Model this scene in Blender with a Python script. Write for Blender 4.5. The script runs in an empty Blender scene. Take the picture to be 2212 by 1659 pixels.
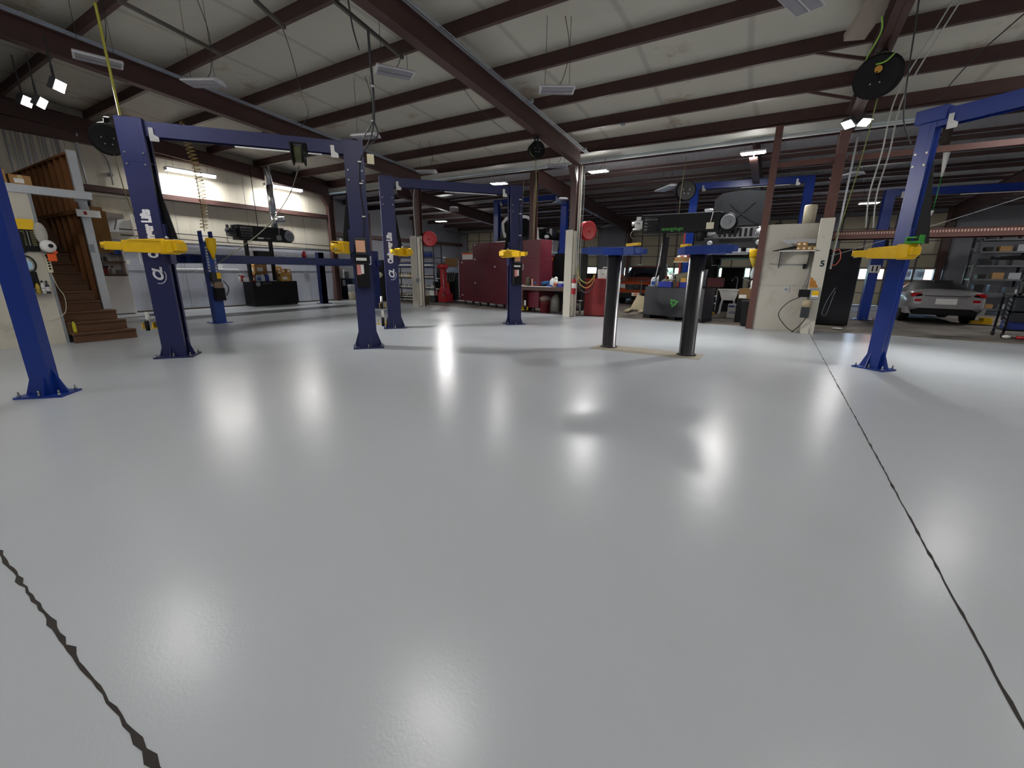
import bpy, bmesh, math, random
from mathutils import Matrix, Vector
R = math.radians
random.seed(7)
COL = bpy.context.scene.collection
WM = {}

# ---------------------------------------------------------------- camera
H = 1.5
F_PX, PITCH, YAW, ROLL = 911.2, R(15.108), R(-31.077), R(.568)
fwd = Vector((math.sin(YAW)*math.cos(PITCH), math.cos(YAW)*math.cos(PITCH), -math.sin(PITCH)))
rgt = Vector((math.cos(YAW), -math.sin(YAW), 0)); upv = rgt.cross(fwd)
rgt, upv = rgt*math.cos(ROLL)+upv*math.sin(ROLL), upv*math.cos(ROLL)-rgt*math.sin(ROLL)
cd = bpy.data.cameras.new('camera'); cam = bpy.data.objects.new('camera', cd); COL.objects.link(cam)
cd.sensor_width = 36; cd.lens = 36*F_PX/2212; cd.clip_start = .05; cd.clip_end = 200
m = Matrix((rgt, upv, -fwd)).transposed().to_4x4(); m.translation = (0, 0, H); cam.matrix_world = m
bpy.context.scene.camera = cam

# measured sight lines: where the line through a photo point meets a known floor height or wall plane
def ray(u, v): return rgt*((u-1106)/F_PX)-upv*((v-829.5)/F_PX)+fwd
def fl(u, v, z=0.): d = ray(u, v); return Vector((0, 0, H))+d*((z-H)/d.z)
def onx(u, v, X): d = ray(u, v); return Vector((0, 0, H))+d*(X/d.x)
def ony(u, v, Y): d = ray(u, v); return Vector((0, 0, H))+d*(Y/d.y)

# ---------------------------------------------------------------- materials
MATS = {}
def mk(name, col, rough=.5, metal=0., var=.12, scale=6., bump=0., bscale=None, emit=None, es=0., coat=0., spec=.5, stretch=None, trans=0., alpha=1.):
    if name in MATS: return MATS[name]
    mt = bpy.data.materials.new(name); mt.use_nodes = True; nt = mt.node_tree; N, L = nt.nodes, nt.links
    b = N['Principled BSDF']
    b.inputs['Roughness'].default_value = rough; b.inputs['Metallic'].default_value = metal
    b.inputs['Specular IOR Level'].default_value = spec
    b.inputs['Coat Weight'].default_value = coat; b.inputs['Coat Roughness'].default_value = .08
    b.inputs['Transmission Weight'].default_value = trans; b.inputs['Alpha'].default_value = alpha
    tc = N.new('ShaderNodeTexCoord'); mp = N.new('ShaderNodeMapping'); L.new(tc.outputs['Object'], mp.inputs[0])
    if stretch: mp.inputs['Scale'].default_value = stretch
    nz = N.new('ShaderNodeTexNoise'); nz.inputs['Scale'].default_value = scale; nz.inputs['Detail'].default_value = 5
    L.new(mp.outputs[0], nz.inputs['Vector'])
    mx = N.new('ShaderNodeMix'); mx.data_type = 'RGBA'
    mx.inputs[6].default_value = [c*(1-var) for c in col]+[1]; mx.inputs[7].default_value = [min(1, c*(1+var)) for c in col]+[1]
    L.new(nz.outputs[0], mx.inputs[0]); L.new(mx.outputs[2], b.inputs['Base Color'])
    if bump:
        n2 = nz
        if bscale:
            n2 = N.new('ShaderNodeTexNoise'); n2.inputs['Scale'].default_value = bscale; n2.inputs['Detail'].default_value = 3; L.new(mp.outputs[0], n2.inputs['Vector'])
        bp = N.new('ShaderNodeBump'); bp.inputs['Strength'].default_value = bump; bp.inputs['Distance'].default_value = .02
        L.new(n2.outputs[0], bp.inputs['Height']); L.new(bp.outputs[0], b.inputs['Normal'])
    if emit:
        b.inputs['Emission Color'].default_value = list(emit)+[1]; b.inputs['Emission Strength'].default_value = es
    MATS[name] = mt
    return mt
def ramp_stain(mt, col, scale, lo, hi, stretch=None, fac=1.):
    """overlay stains with a shape of their own on a material"""
    nt = mt.node_tree; N, L = nt.nodes, nt.links; b = N['Principled BSDF']
    src = b.inputs['Base Color'].links[0].from_socket
    tc = N.new('ShaderNodeTexCoord'); mp = N.new('ShaderNodeMapping'); L.new(tc.outputs['Object'], mp.inputs[0])
    if stretch: mp.inputs['Scale'].default_value = stretch
    nz = N.new('ShaderNodeTexNoise'); nz.inputs['Scale'].default_value = scale; nz.inputs['Detail'].default_value = 8; nz.inputs['Roughness'].default_value = .65
    L.new(mp.outputs[0], nz.inputs['Vector'])
    mr = N.new('ShaderNodeMapRange'); mr.inputs[1].default_value = lo; mr.inputs[2].default_value = hi; mr.inputs[4].default_value = fac
    L.new(nz.outputs[0], mr.inputs[0])
    mx = N.new('ShaderNodeMix'); mx.data_type = 'RGBA'; mx.inputs[7].default_value = list(col)+[1]
    L.new(mr.outputs[0], mx.inputs[0]); L.new(src, mx.inputs[6]); L.new(mx.outputs[2], b.inputs['Base Color'])
    return mt
def C(h):
    r = [int(h[i:i+2], 16)/255 for i in (0, 2, 4)]
    return [c/12.92 if c < .04045 else ((c+.055)/1.055)**2.4 for c in r]

NAVY = mk('navy_paint', C('1f2452'), .42, var=.15, scale=3, bump=.05, bscale=90)
BLUE = mk('bright_blue_paint', C('0f2f80'), .3, var=.12, scale=3)
BLUE2 = mk('four_post_blue', C('12245a'), .4, var=.2)
YEL = mk('yellow_paint', C('e0b200'), .4, var=.18, scale=9)
YEL2 = mk('yellow_plastic', C('f2c400'), .5)
GREEN = mk('green_rubber', C('2b8a2a'), .5)
BLACK = mk('black_paint', C('0e0e0f'), .5, var=.3, spec=.25)
BLACKG = mk('gloss_black', C('0b0b0c'), .18, var=.3)
RUB = mk('black_rubber', C('161616'), .75)
DGREY = mk('dark_grey_metal', C('2c2d30'), .5, var=.25)
GREY = mk('grey_paint', C('878a8e'), .6)
LGREY = mk('light_grey_paint', C('b9bcc0'), .6)
STEEL = mk('steel', C('a8a8a6'), .35, 1., var=.2, scale=20)
CHROME = mk('chrome', C('d8dadc'), .12, 1., var=.05)
FOIL = mk('duct_foil', C('c6c8ca'), .28, 1., var=.15, bump=.3, bscale=14)
WHITE = mk('white_paint', C('e6e5e0'), .5, var=.05)
WHITEM = mk('white_lamp_housing', C('d9d8dc'), .5, var=.04)
CREAM = mk('cream_plastic', C('cfc8ae'), .6)
RUST = mk('oxide_red_steel', C('4c3430'), .55, var=.25, scale=4)
RUST2 = mk('oxide_red_pale', C('5e3d36'), .6, var=.2, scale=8)
RED = mk('red_paint', C('a3121c'), .4)
REDD = mk('red_drum', C('7c1418'), .5, var=.2)
MAROON = mk('maroon_paint', C('581624'), .45, var=.12, scale=2)
ORANGE = mk('orange_paint', C('853718'), .25, coat=.6, var=.05)
ORANGEP = mk('orange_plastic', C('e85a1a'), .5)
CARD = mk('cardboard', C('a97f4c'), .8, var=.12, scale=5)
CARDD = mk('old_cardboard', C('8a6a44'), .85, var=.15)
PAPER = mk('white_paper', C('e9e8e3'), .7, var=.03)
WOOD = mk('stud_wood', C('8a5a30'), .7, var=.25, scale=3, stretch=(1, 1, .15))
WOODD = mk('stair_wood', C('5f3f27'), .65, var=.35, scale=4, stretch=(3, .4, 3))
WOODL = mk('plywood_board', C('8a6534'), .75, var=.35, scale=3)
GLASS = mk('dark_glass', C('0c0e10'), .06, var=.1, spec=.8)
NAVYC = mk('navy_cabinet', C('17293c'), .5)
PBLUE = mk('blue_plastic', C('1b2f9c'), .5)
PBLUE2 = mk('blue_container', C('174a9e'), .45)
CLOTH = mk('blue_cloth', C('1f4d78'), .9, var=.4, bump=.5, bscale=20)
SILVER = mk('silver_car_paint', C('a5a3a3'), .3, .35, var=.05, coat=.5)
WHITECAR = mk('white_car_paint', C('cfd0d2'), .3, var=.03, coat=.5)
TAIL = mk('red_lens', C('b01018'), .15, var=.2)
HEAD = mk('headlight_lens', C('c9ccce'), .12, .4, var=.3, scale=30)
AMBER = mk('amber_lens', C('e0761c'), .2)
HOSEY = mk('yellow_hose', C('a8a23a'), .5)
HOSEG = mk('lime_hose', C('8fc24a'), .5)
OLIVE = mk('olive_hose', C('5e5b34'), .6)
BRASS = mk('spring_brass', C('cdb06a'), .4, .3)
CONC = mk('old_concrete', C('6e665c'), .8, var=.3, scale=1.5, bump=.4, bscale=12)
CLEAR = mk('clear_jug', C('c3c9cc'), .3, var=.05)

# ---------------------------------------------------------------- mesh builder
class MB:
    def __init__(s, M=None): s.bm = bmesh.new(); s.mats = [None]; s.M = M or Matrix.Identity(4); s.cur = None
    def mat(s, mt): s.cur = mt; return s
    def _i(s, mt):
        mt = mt or s.cur
        if mt is None: return 0
        if mt not in s.mats: s.mats.append(mt)
        return s.mats.index(mt)
    def v(s, p): return s.bm.verts.new(s.M @ Vector(p))
    def face(s, vs, mt=None, smooth=False):
        try: f = s.bm.faces.new(vs)
        except ValueError: return
        f.material_index = s._i(mt); f.smooth = smooth
    def box(s, x0, x1, y0, y1, z0, z1, mt=None):
        p = [s.v((x, y, z)) for z in (z0, z1) for y in (y0, y1) for x in (x0, x1)]
        for q in ((0, 2, 3, 1), (4, 5, 7, 6), (0, 1, 5, 4), (2, 6, 7, 3), (0, 4, 6, 2), (1, 3, 7, 5)): s.face([p[i] for i in q], mt)
        return s
    def cbox(s, c, d, mt=None): return s.box(c[0]-d[0]/2, c[0]+d[0]/2, c[1]-d[1]/2, c[1]+d[1]/2, c[2]-d[2]/2, c[2]+d[2]/2, mt)
    def frame(s, d):
        d = d.normalized(); a = Vector((0, 0, 1)) if abs(d.z) < .95 else Vector((1, 0, 0))
        x = d.cross(a).normalized(); return x, x.cross(d).normalized()   # x sideways, y 'up'
    def bar(s, p0, p1, w, h, mt=None, w1=None, h1=None):
        p0, p1 = Vector(p0), Vector(p1); x, y = s.frame(p1-p0); w1 = w1 or w; h1 = h1 or h
        a = [s.v(p0+x*i*w/2+y*j*h/2) for i, j in ((-1, -1), (1, -1), (1, 1), (-1, 1))]
        b = [s.v(p1+x*i*w1/2+y*j*h1/2) for i, j in ((-1, -1), (1, -1), (1, 1), (-1, 1))]
        s.face(a[::-1], mt); s.face(b, mt)
        for i in range(4): s.face([a[i], a[(i+1) % 4], b[(i+1) % 4], b[i]], mt)
        return s
    def cyl(s, p0, p1, r0, r1=None, seg=16, mt=None, cap=True):
        p0, p1 = Vector(p0), Vector(p1); r1 = r0 if r1 is None else r1; x, y = s.frame(p1-p0)
        cs = [(math.cos(2*math.pi*i/seg), math.sin(2*math.pi*i/seg)) for i in range(seg)]
        a = [s.v(p0+(x*c+y*q)*r0) for c, q in cs]; b = [s.v(p1+(x*c+y*q)*r1) for c, q in cs]
        for i in range(seg): s.face([a[i], a[(i+1) % seg], b[(i+1) % seg], b[i]], mt, True)
        if cap: s.face(a[::-1], mt); s.face(b, mt)
        return s
    def tube(s, pts, r, seg=6, mt=None, smooth_pts=0):
        pts = [Vector(p) for p in pts]
        if smooth_pts:
            o = []
            for i in range(len(pts)-1):
                p0, p1, p2, p3 = pts[max(i-1, 0)], pts[i], pts[i+1], pts[min(i+2, len(pts)-1)]
                for k in range(smooth_pts):
                    t = k/smooth_pts
                    o.append(.5*((2*p1)+(p2-p0)*t+(2*p0-5*p1+4*p2-p3)*t*t+(3*p1-p0-3*p2+p3)*t**3))
            pts = o+[pts[-1]]
        rings = []; x = None
        for i, p in enumerate(pts):
            d = (pts[min(i+1, len(pts)-1)]-pts[max(i-1, 0)])
            if d.length < 1e-9: d = Vector((0, 0, 1))
            d.normalize()
            if x is None: x, _ = s.frame(d)
            x = (x-d*x.dot(d))
            if x.length < 1e-5: x, _ = s.frame(d)
            x.normalize(); y = d.cross(x)
            rings.append([s.v(p+(x*math.cos(2*math.pi*k/seg)+y*math.sin(2*math.pi*k/seg))*r) for k in range(seg)])
        for a, b in zip(rings, rings[1:]):
            for k in range(seg): s.face([a[k], a[(k+1) % seg], b[(k+1) % seg], b[k]], mt, True)
        s.face(rings[0][::-1], mt); s.face(rings[-1], mt)
        return s
    def prism(s, poly, p0, ex, ey, ez, mt=None, smooth=False):
        """poly in the ex,ey plane at p0, extruded by vector ez"""
        p0, ex, ey, ez = map(Vector, (p0, ex, ey, ez))
        a = [s.v(p0+ex*x+ey*y) for x, y in poly]; b = [s.v(p0+ex*x+ey*y+ez) for x, y in poly]; n = len(poly)
        s.face(a[::-1], mt); s.face(b, mt)
        for i in range(n): s.face([a[i], a[(i+1) % n], b[(i+1) % n], b[i]], mt, smooth)
        return s
    def lathe(s, prof, o=(0, 0, 0), ax=(0, 0, 1), seg=24, mt=None, smooth=True):
        o, d = Vector(o), Vector(ax).normalized(); x, y = s.frame(d); rings = []
        for r, h in prof:
            rings.append([s.v(o+d*h+(x*math.cos(2*math.pi*i/seg)+y*math.sin(2*math.pi*i/seg))*max(r, 1e-4)) for i in range(seg)])
        for a, b in zip(rings, rings[1:]):
            for i in range(seg): s.face([a[i], a[(i+1) % seg], b[(i+1) % seg], b[i]], mt, smooth)
        s.face(rings[0][::-1], mt); s.face(rings[-1], mt)
        return s
    def ball(s, c, r, mt=None, seg=14, rings=8):
        c = Vector(c); r = Vector(r if hasattr(r, '__len__') else (r, r, r)); g = []
        for j in range(1, rings):
            t = math.pi*j/rings
            g.append([s.v(c+Vector((r.x*math.sin(t)*math.cos(2*math.pi*i/seg), r.y*math.sin(t)*math.sin(2*math.pi*i/seg), r.z*math.cos(t)))) for i in range(seg)])
        top, bot = s.v(c+Vector((0, 0, r.z))), s.v(c-Vector((0, 0, r.z)))
        for i in range(seg):
            k = (i+1) % seg
            s.face([top, g[0][i], g[0][k]], mt, True); s.face([bot, g[-1][k], g[-1][i]], mt, True)
            for a, b in zip(g, g[1:]): s.face([a[i], b[i], b[k], a[k]], mt, True)
        return s
    def loft(s, rings, mt=None, smooth=True, closed=True, caps=True):
        rr = [[s.v(p) for p in r] for r in rings]; n = len(rr[0])
        for a, b in zip(rr, rr[1:]):
            for i in range(n if closed else n-1): s.face([a[i], a[(i+1) % n], b[(i+1) % n], b[i]], mt, smooth)
        if caps and closed: s.face(rr[0][::-1], mt); s.face(rr[-1], mt)
        return s
    def quad(s, a, b, c, d, mt=None): s.face([s.v(p) for p in (a, b, c, d)], mt); return s
    def build(s, name, mt=None, parent=None, bevel=0., origin=None, recalc=True):
        if recalc: bmesh.ops.recalc_face_normals(s.bm, faces=s.bm.faces)
        if parent is not None: inv = WM[parent.name].inverted()
        else:
            vs = [v.co for v in s.bm.verts]
            if origin is None:
                origin = Vector(((min(v.x for v in vs)+max(v.x for v in vs))/2, (min(v.y for v in vs)+max(v.y for v in vs))/2, min(v.z for v in vs)))
            inv = Matrix.Translation(-Vector(origin))
        bmesh.ops.transform(s.bm, matrix=inv, verts=s.bm.verts)
        me = bpy.data.meshes.new(name); s.bm.to_mesh(me); s.bm.free()
        if s.mats[0] is None: s.mats[0] = mt or (s.mats[1] if len(s.mats) > 1 else GREY)
        for x in s.mats: me.materials.append(x)
        o = bpy.data.objects.new(name, me); COL.objects.link(o)
        if parent is not None: o.parent = parent; WM[o.name] = WM[parent.name]
        else: o.location = origin; WM[o.name] = Matrix.Translation(Vector(origin))
        if bevel:
            b = o.modifiers.new('edge', 'BEVEL'); b.width = bevel; b.segments = 2; b.limit_method = 'ANGLE'; b.angle_limit = R(40)
        return o
def thing(name, label, cat, loc=(0, 0, 0), rz=0., group=None):
    o = bpy.data.objects.new(name, None); COL.objects.link(o); o.location = loc; o.rotation_euler = (0, 0, rz); o.empty_display_size = .1
    WM[o.name] = Matrix.Translation(Vector(loc)) @ Matrix.Rotation(rz, 4, 'Z')
    o['label'] = label; o['category'] = cat
    if group: o['group'] = group
    return o
def tag(o, label, cat, group=None, kind=None):
    o['label'] = label; o['category'] = cat
    if group: o['group'] = group
    if kind: o['kind'] = kind
    return o
def struct(o, label=None):
    o['kind'] = 'structure'
    if label: o['label'] = label
    return o
def dup(root, loc, rz=None, label=None, group=None):
    r = root.copy(); COL.objects.link(r); r.location = loc
    if rz is not None: r.rotation_euler = (0, 0, rz)
    if label: r['label'] = label
    if group: r['group'] = group
    for ch in list(root.children):
        c = ch.copy(); COL.objects.link(c); c.parent = r
        for g in ch.children:
            d = g.copy(); COL.objects.link(d); d.parent = c
    return r
def fr(x, y, z=0., rz=0.): return Matrix.Translation((x, y, z)) @ Matrix.Rotation(rz, 4, 'Z')
def text(body, M, size, mt, parent, name='lettering', bold=.0, ext=.001, shear=0., space=1., align='CENTER'):
    cu = bpy.data.curves.new(name, 'FONT'); cu.body = body; cu.size = size; cu.offset = bold; cu.extrude = ext; cu.shear = shear
    cu.space_character = space; cu.align_x = align; cu.align_y = 'CENTER'
    t = bpy.data.objects.new('tmp', cu); COL.objects.link(t); dg = bpy.context.evaluated_depsgraph_get()
    me = bpy.data.meshes.new_from_object(t.evaluated_get(dg)); bpy.data.objects.remove(t)
    me.transform(WM[parent.name].inverted() @ M); me.materials.clear(); me.materials.append(mt)
    o = bpy.data.objects.new(name, me); COL.objects.link(o); o.parent = parent; WM[o.name] = WM[parent.name]
    return o
def facing(p, n, up=(0, 0, 1)):
    """matrix that lays text/plates at p facing n"""
    n = Vector(n).normalized(); u = Vector(up); u = (u-n*u.dot(n)).normalized(); x = u.cross(n)
    m = Matrix((x, u, n)).transposed().to_4x4(); m.translation = Vector(p); return m
# ================================================================ THE SETTING
# floor: epoxy coated slab in the front bay, old bare concrete in the rear bay
def floor_mat():
    mt = bpy.data.materials.new('grey_epoxy'); mt.use_nodes = True; nt = mt.node_tree; N, L = nt.nodes, nt.links; b = N['Principled BSDF']
    tc = N.new('ShaderNodeTexCoord')
    n1 = N.new('ShaderNodeTexNoise'); n1.inputs['Scale'].default_value = .45; n1.inputs['Detail'].default_value = 3; L.new(tc.outputs['Object'], n1.inputs['Vector'])
    mx = N.new('ShaderNodeMix'); mx.data_type = 'RGBA'; mx.inputs[6].default_value = (.425, .447, .472, 1); mx.inputs[7].default_value = (.468, .486, .503, 1)
    L.new(n1.outputs[0], mx.inputs[0]); L.new(mx.outputs[2], b.inputs['Base Color'])
    n2 = N.new('ShaderNodeTexNoise'); n2.inputs['Scale'].default_value = 1.1; n2.inputs['Detail'].default_value = 4; L.new(tc.outputs['Object'], n2.inputs['Vector'])
    mr = N.new('ShaderNodeMapRange'); mr.inputs[3].default_value = .19; mr.inputs[4].default_value = .29; L.new(n2.outputs[0], mr.inputs[0]); L.new(mr.outputs[0], b.inputs['Roughness'])
    n3 = N.new('ShaderNodeTexNoise'); n3.inputs['Scale'].default_value = 70; n3.inputs['Detail'].default_value = 3; L.new(tc.outputs['Object'], n3.inputs['Vector'])
    n4 = N.new('ShaderNodeTexNoise'); n4.inputs['Scale'].default_value = 2.2; n4.inputs['Detail'].default_value = 2; L.new(tc.outputs['Object'], n4.inputs['Vector'])
    bp = N.new('ShaderNodeBump'); bp.inputs['Strength'].default_value = .07; bp.inputs['Distance'].default_value = .01; L.new(n3.outputs[0], bp.inputs['Height'])
    bp2 = N.new('ShaderNodeBump'); bp2.inputs['Strength'].default_value = .12; bp2.inputs['Distance'].default_value = .02; L.new(n4.outputs[0], bp2.inputs['Height']); L.new(bp.outputs[0], bp2.inputs['Normal'])
    L.new(bp2.outputs[0], b.inputs['Normal']); b.inputs['Specular IOR Level'].default_value = .33
    return mt
EPOXY = floor_mat()
XW, YP, XR, YB = -18.2, 13.95, 9.0, -9.0       # left wall, slab edge, right wall, back wall
YF = 27.0                                       # far wall of the rear bay
m_ = MB(); m_.box(XW-.2, XR, YB, YP, -.2, 0); struct(m_.build('floor', EPOXY, origin=(0, 0, 0)))
m_ = MB(); m_.box(-21.2, XR+8, YP, YF+.2, -.2, -.004); 
m_.box(-21.2, XW-.2, YB, YP, -.2, -.004)
OLDC = ramp_stain(CONC, C('2e2924'), .9, .45, .7); ramp_stain(OLDC, C('9b9184'), 1.7, .55, .75, fac=.6)
struct(m_.build('floor', OLDC, origin=(0, 0, 0)))
# ragged edge of the coating along the slab edge and the saw-cut joints
JO = mk('joint_filler', C('2f2a26'), .9, var=.4, scale=8)
JOL = mk('coated_joint', C('8f9496'), .5)
def joint(n, p0, p1, w, rag, mt, z=.0015, step=.12):
    p0, p1 = Vector(p0), Vector(p1); d = p1-p0; k = max(2, int(d.length/step)); x = Vector((d.y, -d.x, 0)).normalized(); mb = MB(); a = []
    for i in range(k+1):
        q = p0+d*i/k+x*random.uniform(-rag, rag)*.6; ww = w*(1+random.uniform(-.3, .3))+random.random()**6*rag*2.5
        a.append((mb.v((q.x-x.x*ww/2, q.y-x.y*ww/2, z)), mb.v((q.x+x.x*ww/2, q.y+x.y*ww/2, z))))
    for s0, s1 in zip(a, a[1:]): mb.face([s0[0], s0[1], s1[1], s1[0]])
    o = mb.build(n, mt); struct(o); return o
joint('trim_1', (.95, 1.0, 0), (.95, 13.4, 0), .010, .004, JO, step=.06)
joint('trim_2', (-6.2, .25, 0), (.95, .25, 0), .011, .009, JO, step=.05)
joint('trim_3', (-5.22, .25, 0), (-5.22, 13.5, 0), .006, .002, JOL)
joint('trim_4', (-17.8, 6.9, 0), (9, 6.9, 0), .006, .002, JOL)
joint('trim_5', (-17.8, 13.93, 0), (9, 13.93, 0), .05, .03, mk('pale_slab_edge', C('a8a196'), .8, var=.3), z=.002)

# walls
def wall_mat(name, top, low, zs, dirt=True):
    mt = mk(name, top, .85, var=.06, scale=1.2, bump=.25, bscale=18); nt = mt.node_tree; N, L = nt.nodes, nt.links; b = N['Principled BSDF']
    src = b.inputs['Base Color'].links[0].from_socket
    ge = N.new('ShaderNodeNewGeometry'); sp = N.new('ShaderNodeSeparateXYZ'); L.new(ge.outputs['Position'], sp.inputs[0])
    lt = N.new('ShaderNodeMath'); lt.operation = 'LESS_THAN'; lt.inputs[1].default_value = zs; L.new(sp.outputs[2], lt.inputs[0])
    mx = N.new('ShaderNodeMix'); mx.data_type = 'RGBA'; mx.inputs[7].default_value = list(low)+[1]
    L.new(lt.outputs[0], mx.inputs[0]); L.new(src, mx.inputs[6]); L.new(mx.outputs[2], b.inputs['Base Color'])
    if dirt:
        ramp_stain(mt, C('8d7f66'), .7, .52, .8, (3, 3, .5), .6)
    return mt
WALLM = wall_mat('left_wall_paint', C('cdc7b6'), C('b4b9c4'), 2.32)
WALLG = mk('grey_wall_sheet', C('84848a'), .8, var=.12, scale=1.5)
ZTOP = lambda Y: 5.32+.071*(13.5-Y)
def slab_wall(n, x0, x1, y0, y1, mt, zt=6.9): mb = MB(); mb.box(x0, x1, y0, y1, 0, zt); return struct(mb.build(n, mt, origin=((x0+x1)/2, (y0+y1)/2, 0)))
slab_wall('wall_left', XW-.2, XW, YB, 13.62, WALLM)
slab_wall('wall_back', XW-.2, XR, YB-.2, YB, WALLG, 7.2)
slab_wall('wall_right', XR, XR+.2, YB-.2, 13.9, WALLG, 7.2)
slab_wall('wall_rear_left', -21.2, -21.0, 13.7, YF+.2, WALLG, 5.4)
slab_wall('wall_rear_right', XR+8, XR+8.2, 13.7, YF+.2, WALLG, 5.4)
slab_wall('wall_rear_return', -21.2, XW-.2, 13.6, 13.8, WALLG, 5.4)
slab_wall('wall_rear_return_right', XR, XR+8.2, 13.7, 13.9, WALLG, 5.4)
# horizontal panel seams on the left wall (ground line of the grey dado and the panel joint)
mb = MB(); mb.box(XW, XW+.012, 4.2, 13.4, 1.36, 1.375, GREY); mb.box(XW, XW+.012, 4.2, 13.4, 2.315, 2.33, GREY)
for y in (4.9, 7.35, 9.8, 12.2): mb.box(XW, XW+.006, y, y+.01, .0, 5.2, GREY)
struct(mb.build('trim_6'))
mb = MB(); mb.box(XW, XW+.015, 3.4, 13.4, 0, .05, mk('wall_base_grime', C('4a4436'), .9, var=.5)); struct(mb.build('baseboard_left'))
# ceilings
def ceil_mat():
    mt = mk('vinyl_roof_liner', C('c6c2b5'), .75, var=.05, scale=1, bump=.2, bscale=3); ramp_stain(mt, C('8d7255'), .55, .60, .66, (1, 1, 1), .55)
    nt = mt.node_tree; N, L = nt.nodes, nt.links; b = N['Principled BSDF']; src = b.inputs['Base Color'].links[0].from_socket
    tc = N.new('ShaderNodeTexCoord'); wv = N.new('ShaderNodeTexWave'); wv.wave_type = 'BANDS'; wv.bands_direction = 'X'; wv.inputs['Scale'].default_value = .16; wv.inputs['Distortion'].default_value = 1.2; wv.inputs['Detail'].default_value = 2
    L.new(tc.outputs['Object'], wv.inputs['Vector']); mr = N.new('ShaderNodeMapRange'); mr.inputs[1].default_value = .985; mr.inputs[2].default_value = 1.; mr.inputs[4].default_value = .35
    L.new(wv.outputs[0], mr.inputs[0]); mx = N.new('ShaderNodeMix'); mx.data_type = 'RGBA'; mx.inputs[7].default_value = C('77736a')+[1]
    L.new(mr.outputs[0], mx.inputs[0]); L.new(src, mx.inputs[6]); L.new(mx.outputs[2], b.inputs['Base Color']); return mt
LINER = ceil_mat()
def foil_mat():
    mt = mk('foil_insulation', C('d2d4da'), .4, .3, var=.12, scale=2); nt = mt.node_tree; N, L = nt.nodes, nt.links; b = N['Principled BSDF']
    tc = N.new('ShaderNodeTexCoord'); mp = N.new('ShaderNodeMapping'); mp.inputs['Scale'].default_value = (9, 1.2, 1); L.new(tc.outputs['Object'], mp.inputs[0])
    nz = N.new('ShaderNodeTexNoise'); nz.inputs['Scale'].default_value = 2; nz.inputs['Detail'].default_value = 6; L.new(mp.outputs[0], nz.inputs['Vector'])
    bp = N.new('ShaderNodeBump'); bp.inputs['Strength'].default_value = .8; bp.inputs['Distance'].default_value = .08; L.new(nz.outputs[0], bp.inputs['Height']); L.new(bp.outputs[0], b.inputs['Normal'])
    return mt
FOILI = foil_mat()
def roof(n, x0, x1, y0, z0, y1, z1, mt, th=.12):
    mb = MB(); mb.loft([[(x0, y0, z0), (x1, y0, z0), (x1, y0, z0+th), (x0, y0, z0+th)], [(x0, y1, z1), (x1, y1, z1), (x1, y1, z1+th), (x0, y1, z1+th)]], smooth=False)
    return struct(mb.build(n, mt, origin=(0, 0, z0)))
roof('ceiling', XW-.2, XR+.2, YB-.2, ZTOP(YB-.2), 13.62, ZTOP(13.62), LINER)
RZ = lambda Y: 5.28-.058*(Y-13.9)               # underside of the rear roof
roof('ceiling', -21.2, XR+8.2, 13.62, RZ(13.62), YF+.2, RZ(YF+.2), FOILI)
# purlins (Z sections) and rafters (I sections)
PUR_Y = [13.48, 11.92, 10.32, 8.7, 7.08, 5.46, 3.84, 2.22, .6, -1.0, -2.6, -4.2, -5.8, -7.4]
for y in PUR_Y:
    zb, zt = 5.05+.071*(13.5-y), ZTOP(y)
    mb = MB(); mb.box(XW, XR, y, y+.012, zb, zt); mb.box(XW, XR, y-.07, y, zb, zb+.012); mb.box(XW, XR, y+.012, y+.08, zt-.02, zt-.004)
    struct(mb.build('purlin', RUST))
def ibeam_y(mb, x, y0, zb0, zt0, y1, zb1, zt1, w=.2, t=.02):
    for a, b, ww in (((zb0, zb0+t), (zb1, zb1+t), w), ((zt0-t, zt0), (zt1-t, zt1), w), ((zb0, zt0), (zb1, zt1), .014)):
        mb.loft([[(x-ww/2, y0, a[0]), (x+ww/2, y0, a[0]), (x+ww/2, y0, a[1]), (x-ww/2, y0, a[1])], [(x-ww/2, y1, b[0]), (x+ww/2, y1, b[0]), (x+ww/2, y1, b[1]), (x-ww/2, y1, b[1])]], smooth=False)
for x in (-17.9, -12.3, -5.7, .95, 7.6):
    mb = MB(); ibeam_y(mb, x, YB, 4.63+.071*22.5, 5.05+.071*22.5, 13.4, 4.63, 5.05, .21)
    for y in PUR_Y[1:]: zz = 5.05+.071*(13.5-y); mb.box(x-.12, x+.12, y-.03, y+.03, zz-.004, zz+.01)
    struct(mb.build('rafter', RUST))
    mb = MB()   # column under the rafter on the partition line
    xx = {-17.9: -18.0, -12.3: -12.6, -5.7: -5.84, .95: .9}.get(x, x)
    mb.box(xx-.1, xx+.1, 13.33, 13.35, 0, 4.7); mb.box(xx-.1, xx+.1, 13.59, 13.61, 0, 4.7); mb.box(xx-.007, xx+.007, 13.35, 13.59, 0, 4.7); mb.box(xx-.15, xx+.15, 13.3, 13.64, 0, .02)
    mb.loft([[(xx-.1, 13.05, 4.63), (xx+.1, 13.05, 4.63), (xx+.1, 13.4, 4.63), (xx-.1, 13.4, 4.63)], [(xx-.1, 13.33, 4.2), (xx+.1, 13.33, 4.2), (xx+.1, 13.4, 4.2), (xx-.1, 13.4, 4.2)]], smooth=False)
    struct(mb.build('steel_column', RUST2 if x > 0 else RUST))
# knee braces seen between the purlins and the right rafter
for y in (11.92, 10.32): 
    mb = MB(); mb.bar((-.05, y, 5.1+.071*(13.5-y)), (.9, y, 4.78+.071*(13.5-y)), .05, .05); struct(mb.build('roof_brace', RUST))
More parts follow.
